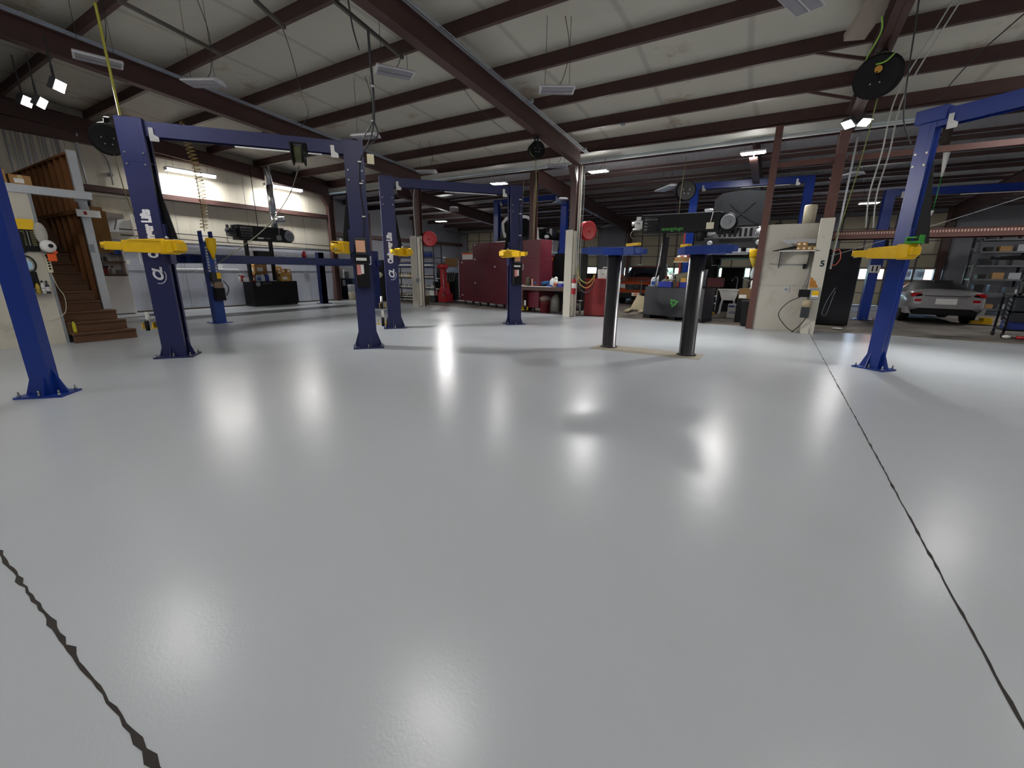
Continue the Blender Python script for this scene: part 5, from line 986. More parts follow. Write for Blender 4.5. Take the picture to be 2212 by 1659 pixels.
t = thing('tire_machine', 'dark shop machine with a pale hood behind the rear post of the four-post lift', 'machine', (-15.8, 14.6, 0)); qx = ony(820, 600, 14.6).x; mb = MB(); mb.box(qx-.35, qx+.4, 14.5, 15, 0, 1.15); mb.box(qx-.1, qx+.3, 14.6, 14.8, 1.15, 1.9); mb.build('body', BLACK, t, bevel=.02); mb = MB(); mb.ball((qx+.05, 14.5, 1.2), (.28, .12, .16)); mb.build('hood', mk('pale_hood', C('a9a793'), .6, var=.3), t)
# ================================================================ REAR AND RIGHT
# waste oil heater on its black tank
t, M = heater(-2.72, 14.42, R(1), 2.66, 2.2, 'black waste-oil heater standing on posts above the tank with the green recycling sign', True)
GRN = mk('green_print', C('3f9e35'), .5)
text('energylogic', M @ facing((-.18, -.243, 2.76), (0, -1, 0)), .14, GRN, t, bold=.002)
mb = MB(M); mb.ball((-.7, -.243, 2.76), (.06, .004, .05)); mb.build('logo', GRN, t)
for x, w_ in ((-.45, .03), (.55, .1)): mb = MB(M); mb.box(x-w_, x+w_, -.05, .1, 1.0, 2.66); mb.build('support_post', BLACK if w_ < .05 else DGREY, t)
mb = MB(M); mb.lathe([(.1, 0), (.1, .06)], (.75, 0, 3.19), seg=20); mb.lathe([(.12, .06), (.12, .1)], (.75, 0, 3.19), seg=20); mb.build('flue_collar', LGREY, t)
mb = MB(M); mb.lathe([(.12, 0), (.13, .2), (.1, .24)], (.62, -.2, 2.4), seg=16); mb.lathe([(.05, 0), (.03, .1)], (.62, -.2, 2.62)); mb.build('oil_filter', BLACK, t)
tx0, tx1 = ony(1404, 684, 14.55).x, ony(1527, 695, 14.3).x
t = thing('oil_tank', 'dark plastic-clad oil tank with a green recycling sign, under the heater', 'tank', (-2.6, 14.7, 0), R(-14)); Mt = WM[t.name]
mb = MB(Mt); mb.box(-.98, .98, -.42, .42, .1, 1.02); mb.build('tank', mk('dark_slate_plastic', C('24252c'), .4, var=.08), t, bevel=.02)
for x in (-.85, 0, .85): mb = MB(Mt); mb.box(x-.13, x+.13, -.4, .4, 0, .1); mb.build('skid_foot', BLACK, t)
for k in range(3):
    a = R(90+120*k); mb = MB(Mt @ facing((.05, -.425, .55), (0, -1, 0)) @ Matrix.Rotation(R(120*k), 4, 'Z')); mb.prism([(-.10, .045), (.02, .045), (.02, .02), (.075, .068), (.02, .115), (.02, .09), (-.065, .09), (-.085, .12), (-.12, .1)], (0, 0, 0), (1, 0, 0), (0, 1, 0), (0, 0, .004)); mb.build('recycling_arrow', GRN, t)
mb = MB(Mt); mb.box(.55, .9, -.424, -.42, .16, .19); mb.build('small_print', GREY, t)
ZT = 1.02
def ont(u, dy=14.5): return ony(u, 620, dy).x
jug(ont(1411, 14.75), 14.75, ZT, .16, .34, C('bfc6cc'), 'clear jug with a blue label at the left end of the recycling tank', 0, PBLUE2, 'washer_jug'); jug(ont(1421, 14.85), 14.9, ZT, .16, .36, C('d3d7da'), 'plain pale jug behind the blue-labelled jug on the recycling tank', 0, None, 'washer_jug')
for u0, u1, l in ((1425, 1452, 'left dark blue bin on the recycling tank'), (1470, 1484, 'right dark blue bin on the recycling tank, behind the piston')): mb = MB(); mb.box(ont(u0), ont(u1), 14.3, 14.6, ZT, ZT+.17); simple('blue_bin', mb, l, 'bin', PBLUE)
mb = MB(); x = ont(1440); 
for k in range(5): mb.bar((x-.15+k*.1, 14.4, ZT+.17+.02*k), (x-.05+k*.1, 14.5, ZT+.26-.02*k), .14, .01, (PAPER, CREAM, REDD, CARD, CREAM)[k])
simple('paper_scraps', mb, 'crumpled papers and scraps on the left blue bin', 'papers')
mb = MB(); x = ont(1462); mb.cyl((x-.06, 14.42, ZT+.28), (x+.45, 14.62, ZT+.38), .13, seg=20, mt=mk('patterned_roll', C('8d8a72'), .8, var=.5, scale=25), cap=False); mb.cyl((x-.06, 14.42, ZT+.28), (x+.4, 14.6, ZT+.36), .11, seg=20, mt=RUB); simple('mat_roll', mb, 'rolled patterned mat lying on the recycling tank', 'roll')
mb = MB(); x = ont(1478); mb.box(x-.08, x+.08, 14.22, 14.32, ZT+.17, ZT+.3); simple('orange_box', mb, 'orange-yellow carton on the right blue bin', 'box', mk('yellow_card', C('c79a4a'), .8))
mb = MB(); x = ont(1449, 15.1); mb.lathe([(.05, 0), (.05, .3), (.02, .38)], (x, 15.1, ZT), mt=PAPER); mb.box(x-.1, x+.06, 15.08, 15.12, ZT+.38, ZT+.44, WHITE); simple('spray_bottle', mb, 'white trigger spray bottle at the back of the recycling tank', 'spray bottle')
# pallet jack
t = thing('pallet_jack', 'pale pallet jack with two forks left of the recycling tank', 'pallet jack', (-4.3, 15.8, 0)); a, b = fl(1352, 676), fl(1396, 658)
d_ = (b-a).normalized(); n_ = Vector((-d_.y, d_.x, 0))
for s in (0, 1): mb = MB(); q = a+n_*(-.5*s); mb.bar(q+Vector((0, 0, .07)), q+d_*.9+Vector((0, 0, .08)), .16, .05); mb.build('fork', mk('beige_enamel', C('b5a88a'), .5, var=.2), t)
mb = MB(); q = a+d_*.95-n_*.25; mb.prism([(-.3, .06), (.3, .06), (.22, .55), (-.05, .62)], q, n_*-1, (0, 0, 1), d_*.2); mb.build('pump_body', MATS['beige_enamel'], t)
mb = MB(); mb.bar(q+d_*.25+Vector((0, 0, .3)), q+d_*.5+Vector((0, 0, 1.15)), .04, .04); mb.bar(q+d_*.5+Vector((0, 0, 1.15))-n_*.15, q+d_*.5+Vector((0, 0, 1.15))+n_*.15, .04, .04); mb.build('handle', BLACK, t)
# bay right of the tank: sink, boxes, bin, funnels
t = thing('utility_sink', 'white plastic laundry sink on splayed legs with a tap', 'sink', (-1.5, 17.6, 0)); sxa, sxb = ony(1554, 625, 17.4).x, ony(1596, 625, 17.4).x; zs1, zs0 = zrow(sxa, 17.4, 624), zrow(sxa, 17.4, 648)
mb = MB(); mb.loft([[(sxa+.12, 17.45, zs0), (sxb-.1, 17.45, zs0), (sxb-.1, 17.9, zs0), (sxa+.12, 17.9, zs0)], [(sxa, 17.4, zs1-.05), (sxb, 17.4, zs1-.05), (sxb, 18, zs1-.05), (sxa, 18, zs1-.05)], [(sxa-.03, 17.38, zs1-.05), (sxb+.03, 17.38, zs1-.05), (sxb+.03, 18.02, zs1-.05), (sxa-.03, 18.02, zs1-.05)], [(sxa-.03, 17.38, zs1), (sxb+.03, 17.38, zs1), (sxb+.03, 18.02, zs1), (sxa-.03, 18.02, zs1)]], smooth=False); mb.build('basin', WHITE, t)
for x in (sxa+.12, sxb-.12):
    for y in (17.48, 17.88): mb = MB(); mb.bar((x, y, zs0), (x+(-.06 if x < (sxa+sxb)/2 else .06), y, 0), .12, .03, w1=.05); mb.build('leg', LGREY, t)
mb = MB(); x = sxb-.12; mb.tube([(x, 17.95, zs1), (x, 17.95, zs1+.35), (x-.08, 17.85, zs1+.42), (x-.16, 17.75, zs1+.3)], .018, 6, smooth_pts=5); mb.build('tap', CHROME, t)
mb = MB(); mb.tube([(sxb, 17.5, zs1-.05), (sxb+.05, 17.42, zs1-.3), (sxb, 17.5, .2)], .03, 6, smooth_pts=5); mb.build('drain_hose', DGREY, t)
bx = fl(1569, 686); t = thing('carton_box', 'white carton with blue print on the floor under the laundry sink', 'box', (bx.x+.3, bx.y+.2, 0)); mb = MB(); w_ = ony(1598, 680, bx.y).x-bx.x; hz = zrow(bx.x, bx.y, 657); mb.box(bx.x, bx.x+w_, bx.y, bx.y+.4, 0, hz); mb.build('carton', PAPER, t, bevel=.004)
text('MUSTEE', facing((bx.x+w_*.7, bx.y-.002, hz*.84), (0, -1, 0)), .095, PBLUE, t, bold=.003); text('UTILATUB', facing((bx.x+w_*.72, bx.y-.002, hz*.38), (0, -1, 0)), .1, PBLUE, t, bold=.002); mb = MB(); mb.box(bx.x+.02, bx.x+.12, bx.y-.003, bx.y, hz*.8, hz*.9); mb.build('logo', PBLUE, t)
tb = fl(1613, 706); mb = MB(); mb.lathe([(.18, 0), (.235, .68), (.25, .68), (.25, .73), (.22, .73), (.21, .68)], (tb.x, tb.y+.22, 0), seg=28); simple('trash_bin', mb, 'black plastic rubbish bin against the thin red jamb post', 'bin', RUB)
p_ = ony(1620, 645, 15.0); t = thing('brown_carton', 'brown carton with a white label behind the black rubbish bin', 'box', (p_.x, 15.1, .0)); mb = MB(); mb.box(p_.x-.32, p_.x+.3, 14.9, 15.3, .72, 1.02, CARDD); mb.box(p_.x-.3, p_.x-.1, 14.895, 14.9, .74, .84, PAPER); mb.build('carton', None, t); mb = MB(); mb.box(p_.x-.34, p_.x+.32, 14.9, 15.3, 0, .72); mb.build('crate_base', BLACK, t)
t = thing('small_pump', 'small white and chrome pump standing on the brown carton', 'pump', (p_.x, 15.05, 1.02)); mb = MB(); mb.lathe([(.1, 0), (.05, .06), (.07, .15), (.05, .25)], (p_.x+.02, 15.05, 1.02), seg=16); mb.build('body', WHITE, t); mb = MB(); mb.bar((p_.x-.28, 15.05, 1.35), (p_.x, 15.05, 1.2), .02, .02); mb.build('lever', STEEL, t)
for v0, v1, r0, r1, l, m_ in ((538, 555, .1, .12, 'bright yellow cup topmost of the hanging funnels', YEL2), (556, 577, .03, .13, 'yellow funnel hanging below the bright yellow cup', mk('aged_yellow', C('b59a1e'), .5))):
    q = ony(1627, v1, 13.6); zz = q.z; z1 = ony(1627, v0, 13.6).z; mb = MB(); mb.lathe([(r0, 0), (r1, z1-zz)], (q.x, 13.7, zz), seg=20); simple('funnel', mb, l, 'funnel', m_)
mb = MB(); q = ony(1626, 590, 13.6); mb.lathe([(.03, 0), (.07, .1), (.02, .35)], (q.x, 13.75, q.z-.15)); mb.bar((q.x+.1, 13.6, 1.6), (q.x+.1, 13.6, 2.2), .02, .02) ; simple('funnel', mb, 'clear plastic funnel below the yellow funnels', 'funnel', CLEAR)
# furniture silhouettes behind the sink
x0, x1 = ony(1557, 600, 19).x, ony(1606, 600, 19).x; t = thing('black_cabinet', 'black workstation cabinet behind the laundry sink', 'cabinet', ((x0+x1)/2, 19, 0)); mb = MB(); mb.box(x0, x1, 19, 19.5, .3, zrow(x0, 19, 578)); mb.build('body', BLACK, t); mb = MB(); mb.box(x0+.1, x1-.1, 18.9, 19.4, .0, .3); mb.build('base', DGREY, t)
x0 = ony(1525, 600, 18.5).x; t = thing('hand_truck', 'black tall frame with a white top bar right of the recycling tank', 'hand truck', (x0+.2, 18.5, 0)); mb = MB(); mb.tube([(x0, 18.5, 1.2), (x0+.05, 18.5, 1.75), (x0+.4, 18.5, 1.75), (x0+.42, 18.5, 1.2)], .03, 6); mb.build('frame', LGREY, t); mb = MB(); mb.box(x0+.02, x0+.42, 18.52, 18.7, .0, 1.72); mb.build('panel', BLACK, t)
x0, x1 = ony(1505, 660, 17.5).x, ony(1556, 660, 17.5).x; t = thing('low_rack', 'low rack with pale rails and a red case between the tank and the sink', 'rack', ((x0+x1)/2, 17.7, 0))
for z in (.35, .62): mb = MB(); mb.box(x0, x1-.1, 17.5, 17.55, z, z+.05); mb.build('rail', LGREY, t)
for x in (x0, x1-.15): mb = MB(); mb.box(x, x+.06, 17.5, 17.56, 0, .95); mb.box(x, x+.06, 18, 18.06, 0, .95); mb.build('leg', BLACK, t)
mb = MB(); mb.box(x0, x1-.1, 17.5, 18.06, .93, .97); mb.build('top', BLACK, t)
mb = MB(); mb.box(x0+.25, x0+.8, 17.6, 17.95, .97, 1.3); simple('red_case', mb, 'dark red case standing on the low rack', 'case', mk('dark_red_case', C('541a1e'), .5))
mb = MB(); p_ = fl(1535, 680); mb.lathe([(.02, 0), (.02, .5)], (p_.x, p_.y, .0), (-.15, 0, .6)); mb.ball((p_.x, p_.y, .05), (.14, .08, .05)); simple('broom', mb, 'yellow brush lying against the right end of the recycling tank', 'brush', YEL)
# red lift post, wooden tray
q = ony(1477, 600, 19.5); t = thing('red_lift_column', 'red lift column behind the recycling tank, left of the right piston', 'lift column', (q.x, 19.5, 0)); mb = MB(); zt = zrow(q.x, 19.5, 495); mb.box(q.x-.17, q.x+.2, 19.4, 19.7, .02, zt); mb.box(q.x-.22, q.x-.12, 19.35, 19.72, .02, 2.0); mb.build('column', RED, t); mb = MB(); mb.box(q.x-.35, q.x+.35, 19.2, 19.9, 0, .02); mb.build('base_plate', RED, t)
q = ony(1473, 565, 15.6); t = thing('wall_tray', 'wooden tray of rags on a stand above the recycling tank', 'tray', (q.x, 15.6, 0)); zt = q.z; mb = MB(); mb.box(q.x-.25, q.x+.35, 15.5, 15.8, zt-.03, zt+.0, CREAM); mb.box(q.x-.25, q.x+.3, 15.5, 15.52, zt, zt+.14, CARD); mb.box(q.x-.25, q.x-.23, 15.5, 15.8, zt, zt+.14, CARD); mb.build('tray', None, t)
mb = MB(); mb.box(q.x-.03, q.x+.03, 15.62, 15.68, 0, zt-.03); mb.box(q.x-.3, q.x+.3, 15.5, 15.8, 0, .03); mb.build('stand', DGREY, t)
for k in range(4): mb = MB(); mb.ball((q.x-.1+k*.1, 15.62, zt+.14+.03*(k % 2)), (.09, .08, .06), seg=8, rings=6); simple('rag', mb, 'one of the crumpled rags in the wooden tray', 'rag', (PAPER, mk('pink_rag', C('c98a80'), .9), PAPER, REDD)[k], 'rags in the wooden tray')
# post of the rear lift controls, hoses from heater
hang([(-2.9, 14.9, 3.2), (-2.9, 14.9, 3.9), (-2.85, 14.9, 4.9)], .009, OLIVE, 'olive cord hanging above the right heater')
q = ony(1440, 500, 15.2); t = thing('tall_hose_stand', 'tall thin black pole with a grey hose left of the red lift column', 'pole', (q.x, 15.2, 0)); mb = MB(); mb.bar((q.x, 15.2, 0), (q.x+.05, 15.2, 2.6), .1, .1); mb.box(q.x-.3, q.x+.3, 15.0, 15.4, 0, .04); mb.build('pole', BLACK, t); mb = MB(); mb.tube([(q.x-.06, 15.1, 2.6), (q.x-.1, 15.1, 2.0), (q.x-.2, 15.1, 1.2), (q.x-.25, 15.1, .5)], .015, 5, smooth_pts=4); mb.build('hose', LGREY, t)
# rear black reel
PQ = ony(1480, 412, 16.2); reel(PQ, (.5, -.85, -.1), .32, .2, BLACK, RUB, 'black hose reel at the top left of the raised car lift in the rear', hose=[PQ+Vector((-.2, 0, -.3)), PQ+Vector((-.2, 0, -.9))], bracket=(0, .1, .3))

# grey partition panel with shelf and control box
PANW = mk('partition_paint', C('b7b2a6'), .85, var=.06, scale=2, bump=.2, bscale=25); ramp_stain(PANW, C('6f6352'), 1.5, .5, .72, (1, 1, .7), .55)
mb = MB(); mb.box(-.36, .8, 13.42, 13.52, 0, 2.7); mb.box(-.36, .8, 13.414, 13.42, 1.17, 1.18, GREY); struct(mb.build('wall_partition', PANW))
t = thing('post_cladding', 'white painted timber post with a black number 5', 'post', (.9, 13.2, 0)); mb = MB(); mb.box(.74, 1.02, 13.12, 13.3, 0, 2.78); mb.build('post', CLAD, t, bevel=.004)
for bq in ((.76, .1, .4),): pass
text('5', facing((.93, 13.118, 1.72), (0, -1, 0)), .19, mk('number_black', C('17212b'), .6), t, bold=.008)
RS = mk('rust_patch', C('b0762e'), .8, var=.4, scale=10)
mb = MB(); mb.prism([(.745, 1.15), (.93, 1.15), (.91, 1.22), (.88, 1.24), (.87, 1.31), (.82, 1.33), (.8, 1.39), (.77, 1.38), (.745, 1.44)], (0, 13.119, 0), (1, 0, 0), (0, 0, 1), (0, -.001, 0)); mb.build('rust_stain', RS, t)
t = thing('partition_bracket_shelf', 'grey folded metal channel fixed high on the white partition', 'channel', (.45, 13.4, 2.2)); mb = MB(); mb.prism([(-.02, 2.32), (.8, 2.32), (.8, 2.22), (.12, 2.22)], (0, 13.38, 0), (1, 0, 0), (0, 0, 1), (0, .04, 0)); mb.prism([(-.02, 2.32), (.2, 2.22), (.5, 1.95), (.35, 2.08)], (0, 13.37, 0), (1, 0, 0), (0, 0, 1), (0, .03, 0)); mb.build('channel', LGREY, t)
zs = ony(1720, 543, 13.2).z; xa, xb = ony(1683, 543, 13.2).x, ony(1768, 543, 13.2).x
t = thing('partition_shelf', 'thin white shelf on two brackets on the white partition', 'shelf', ((xa+xb)/2, 13.25, zs)); mb = MB(); mb.box(xa, xb, 13.12, 13.41, zs, zs+.02); mb.build('board', WHITE, t)
for x in (xa+.03, xb-.18): mb = MB(); mb.prism([(0, 0), (-.26, 0), (0, -.4)], (x, 13.41, zs), (0, 1, 0), (0, 0, 1), (.02, 0, 0)); mb.build('bracket', DGREY, t)
bw = .115
for r_, n_, z_ in ((0, 4, 0), (1, 2, .105)):
    for k in range(n_):
        x = xb-.42+k*bw+(.0 if r_ == 0 else .0); carton(x, 13.25, zs+.02+z_, bw-.008, .14, .1, 'small parts carton, %s from the left in the %s row on the white shelf' % (('first', 'second', 'third', 'fourth')[k], ('lower', 'upper')[r_]), CARD, lab=True, name='small_carton')
mb = MB(); mb.bar((xa-.14, 13.2, zs+.01), (xb-.48, 13.22, zs+.1), .1, .02, w1=.14, h1=.07); simple('black_clamp', mb, 'long black tool lying on the left end of the white shelf', 'tool', BLACK)
q0, q1 = ony(1663, 570, 13.38), ony(1738, 572, 13.38); mb = MB(); mb.tube([q0, q0.lerp(q1, .6), q1], .012, 6); mb.box(q1.x-.03, q1.x+.03, 13.34, 13.4, q1.z-.1, q1.z+.02, BLACK); mb.tube([q1, q1+Vector((.1, 0, -.0)), q1+Vector((.12, 0, -.25)), (.62, 13.36, 1.05)], .01, 5, smooth_pts=4); simple('air_line', mb, 'grey air line with a black valve under the white shelf', 'pipe', GREY)
mb = MB(); mb.box(.28-.06, .28+.06, 13.39, 13.42, 1.02, 1.14); mb.cyl((.28, 13.39, 1.08), (.28, 13.385, 1.08), .04, seg=14, mt=GREY); q = ony(1699, 608, 13.4); simple('wall_socket', mb, 'round socket in a square plate on the white partition', 'socket', LGREY)
t = thing('lift_control_unit', 'lift power unit with a yellow label and dark tank on the number 5 post', 'power unit', (.78, 13.05, .45)); mb = MB(); mb.box(.66, .84, 12.86, 13.06, .42, .68); mb.build('oil_reservoir', DGREY, t, bevel=.01); mb = MB(); mb.lathe([(.1, .0), (.1, .14), (.06, .18)], (.76, 12.96, .68), seg=16); mb.build('motor', mk('tan_motor', C('a5977a'), .6, var=.3), t)
mb = MB(); mb.box(.55, .78, 12.95, 13.1, .92, 1.1); mb.build('switch_box', BLACK, t); mb = MB(); mb.box(.79, .97, 12.93, 13.11, .88, 1.14, GREY); mb.box(.82, .96, 12.925, 12.93, .93, 1.08, YEL); mb.box(.82, .96, 12.922, 12.926, .93, .97, PAPER); mb.build('control_panel', None, t)
mb = MB(); mb.tube([(.6, 13.0, .92), (.35, 13.1, .75), (.2, 13.2, .45), (.4, 13.2, .15), (.6, 13.1, .02)], .01, 5, smooth_pts=6); mb.tube([(.8, 13.0, .42), (.7, 13.05, .2), (.55, 13.1, .03)], .013, 5, smooth_pts=4); mb.build('power_cord', RUB, t)
hang([(1.14, 13.25, 4.5), (1.13, 13.25, 2.8), (1.12, 13.25, 1.6)], .022, LGREY, 'grey conduit right of the number 5 post', 'conduit', 'conduit', sm=0)
mb = MB(); mb.tube([(1.1, 13.2, 2.0), (1.22, 13.2, 2.05), (1.27, 13.2, 1.85), (1.2, 13.2, 1.7), (1.12, 13.2, 1.7)], .01, 5, smooth_pts=5); simple('red_hose', mb, 'short red hose loop right of the number 5 post', 'hose', mk('red_hose', C('c2553f'), .5))
mb = MB(); mb.lathe([(.17, 0), (.18, .55), (.17, .6)], (.52, 13.9, 2.7), seg=24); t0 = simple('white_drum', mb, 'white canister standing behind the top edge of the white partition', 'canister', CREAM); t0.scale = (.8, .8, .8)
mb = MB(); mb.box(.3, .75, 13.6, 14.1, 0, 2.7); simple('drum_stand', mb, 'dark stand behind the white partition carrying the white canister', 'stand', BLACK)
# black cabinet right of post 5
zt = zrow(1.7, 15.6, 537); t = thing('black_cabinet', 'tall black cabinet right of the number 5 post with a grey cord on its side', 'cabinet', (1.65, 15.8, 0)); Mk = fr(1.78, 15.62, 0, R(-4)); mb = MB(Mk); mb.box(-.75, .2, 0, .7, .03, zt); mb.build('body', BLACKG, t, bevel=.01); mb = MB(Mk); mb.box(-.7, .15, .05, .65, 0, .03); mb.build('foot', BLACK, t)
mb = MB(Mk); mb.tube([(-.25, -.01, 1.1), (-.38, -.01, .75), (-.45, -.01, .35), (-.35, -.01, .3), (-.3, -.01, .6), (-.24, -.01, 1.0)], .006, 5, smooth_pts=5); mb.build('hanging_cord', GREY, t)
mb = MB(); p_ = fl(1808, 711); mb.ball((p_.x, p_.y, .02), (.13, .07, .02)); simple('white_rag', mb, 'white rag on the bare concrete in front of the tall black cabinet', 'rag', PAPER)
# ---------------------------------------------------------------- rear lifts
def rearlift(p0, p1, h, label, sheen=BLUE): 
    M0, M1, a = pair(p0, p1); t = thing('two_post_lift', label, 'car lift', ((p0[0]+p1[0])/2, (p0[1]+p1[1])/2, 0)); post(t, M0, sheen, h, .26, .22, seam=0, gus=False); post(t, M1, sheen, h, .26, .22, seam=0, gus=False); beam(t, M0, M1, h-.1, sheen)
    for Mx in (M0, M1): carriage(t, Mx, 2.0, sheen); arm(t, Mx, (.3, -.2), (.75, -.9), 2.0, BLACK); arm(t, Mx, (.3, .2), (.75, .9), 2.0, BLACK)
    return t
rearlift((-11.8, 18.05), (-8.22, 17.9), 4.68, 'bright blue lift in the rear bay raising the white car')
rearlift((-2.88, 17.2), (.5, 17.5), 4.5, 'bright blue lift in the rear bay raising the black off-roader')
t = rearlift((2.7, 18.45), (6.6, 18.9), 4.05, 'bright blue lift in the rear bay numbered 11, in front of the silver car')
M11 = fr(2.7, 18.45); mb = MB(); zq = zrow(2.7, 18.3, 581); mb.box(2.58, 2.86, 18.318, 18.322, zq-.12, zq+.12); mb.build('number_plate', PAPER, t); text('11', facing((2.72, 18.312, zq), (0, -1, 0)), .22, BLACK, t, bold=.008)
# ---------------------------------------------------------------- vehicles
def wheel(t, M, x, y, r=.33, w=.22, mt=STEEL, nm='wheel'):
    s = 1 if y > 0 else -1
    mb = MB(M); mb.lathe([(r*.62, -w/2), (r*.95, -w/2), (r, -w*.35), (r, w*.35), (r*.95, w/2), (r*.62, w/2)], (x, y, r), (0, 1, 0), 28); o = mb.build(nm, RUB, t)
    mb = MB(M); mb.lathe([(.05, w/2*s+.0), (r*.2, w*.42*s), (r*.6, w*.5*s), (r*.63, w*.3*s)], (x, y, r), (0, 1, 0), 24); mb.build('rim', mt, o)
def body(t, M, st, paint, glass, low=BLACK, name='body', top=None):
    """st: (x, zb, ws, zm, wm, zbelt, wbelt, ztop, wtop); glass: station index range with windows"""
    mb = MB(M); rings = []
    for x, zb, ws, zm, wm, zt, wt, zr, wr in st:
        h = [(ws, zb), (wm, zm), (wm, (zm+zt)/2), (wt, zt), (wr, zr), (wr*.5, zr+.025)]
        rings.append([(x, -a, b) for a, b in h]+[(x, 0, h[-1][1]+.008)]+[(x, a, b) for a, b in h[::-1]])
    rr = [[mb.v(p) for p in r] for r in rings]; n = len(rr[0])
    for i, (a, b) in enumerate(zip(rr, rr[1:])):
        for k in range(n):
            mt = paint
            if k in (3, n-5) and glass[0] <= i < glass[1]: mt = GLASS
            if k >= 4 and k <= n-6 and (i in glass[2:]): mt = GLASS
            if top and 3 <= k <= n-5 and glass[0] <= i < glass[1]: mt = top
            if k == n-1: mt = low
            mb.face([a[k], a[(k+1) % n], b[(k+1) % n], b[k]], mt, True)
    mb.face(rr[0][::-1], paint); mb.face(rr[-1], paint)
    return mb.build(name, paint, t)
# orange SUV facing the camera: local x runs from the nose backwards
t = thing('suv', 'orange SUV facing the camera in front of the middle roller door', 'car', (-5.35, 19.75, 0), R(90)); M = WM[t.name] @ Matrix.Rotation(R(4), 4, 'Z')
body(t, M, [(0, .42, .55, .5, .72, .78, .72, .82, .6), (.06, .36, .72, .5, .84, .86, .84, .96, .72), (.3, .3, .88, .55, .93, .96, .9, 1.04, .78), (1.1, .3, .92, .6, .96, 1.06, .93, 1.14, .82), (1.35, .3, .93, .6, .96, 1.1, .93, 1.2, .8), (1.85, .3, .93, .6, .96, 1.12, .93, 1.66, .68), (2.3, .3, .93, .6, .96, 1.12, .93, 1.74, .68), (3.4, .3, .93, .6, .96, 1.14, .93, 1.75, .68), (4.3, .3, .92, .6, .95, 1.14, .92, 1.7, .66), (4.7, .4, .85, .6, .9, 1.1, .85, 1.2, .7)], ORANGE, (4, 8, 4))
for x in (.95, 3.75):
    for y in (-.82, .82): wheel(t, M, x, y, .37, .24)
mb = MB(M); mb.prism([(-.45, .7), (.45, .7), (.5, .92), (-.5, .92)], (-.03, 0, 0), (0, 1, 0), (0, 0, 1), (.06, 0, 0)); mb.build('grille', BLACKG, t)
for z in (.74, .8, .86, .92): mb = MB(M); mb.box(-.045, -.02, -.48, .48, z-.008, z+.008); mb.build('grille_bar', CHROME, t)
for s in (-1, 1):
    mb = MB(M); mb.prism([(.5*s, .74), (.88*s, .78), (.9*s, .96), (.52*s, .93)], (-.01, 0, 0), (0, 1, 0), (0, 0, 1), (.28, 0, 0)); mb.build('headlight', HEAD, t)
    mb = MB(M); mb.cyl((-.02, .62*s, .48), (.1, .62*s, .48), .06, seg=14); mb.build('fog_lamp', HEAD, t)
    mb = MB(M); mb.ball((1.45, 1.06*s, 1.22), (.09, .14, .1)); mb.build('wing_mirror', ORANGE, t)
    mb = MB(M); mb.tube([(1.9, .66*s, 1.74), (2.4, .66*s, 1.84), (4.0, .66*s, 1.84), (4.3, .66*s, 1.76)], .02, 6); mb.build('roof_rail', STEEL, t)
mb = MB(M); mb.box(-.07, .1, -.8, .8, .3, .56); mb.box(-.05, .1, -.86, .86, .28, .4); mb.build('bumper', BLACK, t, bevel=.03)
mb = MB(M); mb.box(-.09, -.07, -.17, .17, .42, .56, mk('plate_cream', C('d9cfc0'), .5)); mb.box(-.095, -.09, -.08, .06, .46, .52, ORANGEP); mb.build('number_plate', None, t)
text('KIA', M @ facing((-.075, 0, .835), (-1, 0, 0)), .09, CHROME, t, 'badge', bold=.003)
# silver convertible seen from behind
rc = Vector((4.58, 18.15, 0)); t = thing('convertible', 'silver two-seat convertible with a black top seen from behind', 'car', rc, R(90)); M = WM[t.name]
FAB = mk('black_soft_top', C('101012'), .5)
body(t, M, [(0, .48, .6, .55, .76, .84, .74, .9, .66), (.05, .4, .76, .55, .86, .9, .82, .96, .72), (.35, .32, .87, .55, .92, .95, .86, 1.0, .7), (.75, .28, .88, .55, .92, .95, .86, 1.02, .6), (1.2, .28, .88, .55, .92, .92, .84, 1.2, .56), (1.7, .28, .88, .55, .91, .9, .84, 1.27, .52), (2.2, .28, .88, .55, .9, .88, .84, 1.2, .5), (2.6, .28, .88, .55, .9, .86, .83, .92, .6), (3.6, .28, .85, .5, .88, .78, .8, .82, .6), (4.0, .35, .6, .45, .7, .6, .66, .66, .5)], SILVER, (3, 6), top=FAB)
for x in (.85, 3.2):
    for y in (-.78, .78): wheel(t, M, x, y, .33, .24)
mb = MB(M); mb.prism([(-.42, 1.02), (.42, 1.02), (.34, 1.17), (-.34, 1.17)], (.8, 0, 0), (0, 1, 0), (.42, 0, 1), (.02, 0, 0)); mb.build('rear_window', GLASS, t)
for s in (-1, 1):
    mb = MB(M); mb.prism([(.56*s, .85), (.82*s, .82), (.86*s, .89), (.77*s, .945), (.62*s, .94)], (-.0, 0, 0), (0, 1, 0), (0, 0, 1), (.12, 0, 0)); mb.build('tail_light', TAIL, t)
    mb = MB(M); mb.lathe([(.1, 0), (.1, .05)], (-.015, .66*s, .68), (1, 0, 0), 20, mt=HEAD); mb.box(-.02, -.0, .66*s-.08, .66*s+.08, .68, .75, TAIL); mb.build('reverse_light', None, t)
    mb = MB(M); mb.cyl((-.03, .62*s, .37), (.15, .62*s, .37), .055, seg=16); mb.cyl((-.035, .62*s, .37), (-.03, .62*s, .37), .04, seg=16, mt=BLACK); mb.build('exhaust_tip', BLACK, t)
    mb = MB(M); mb.prism([(.74*s, .3), (.9*s, .3), (.92*s, .52), (.86*s, .5)], (.02, 0, 0), (0, 1, 0), (0, 0, 1), (.4, 0, 0)); mb.build('bumper_corner', SILVER, t)
    mb = MB(M); mb.ball((2.45, .98*s, .98), (.07, .12, .07)); mb.build('wing_mirror', SILVER, t)
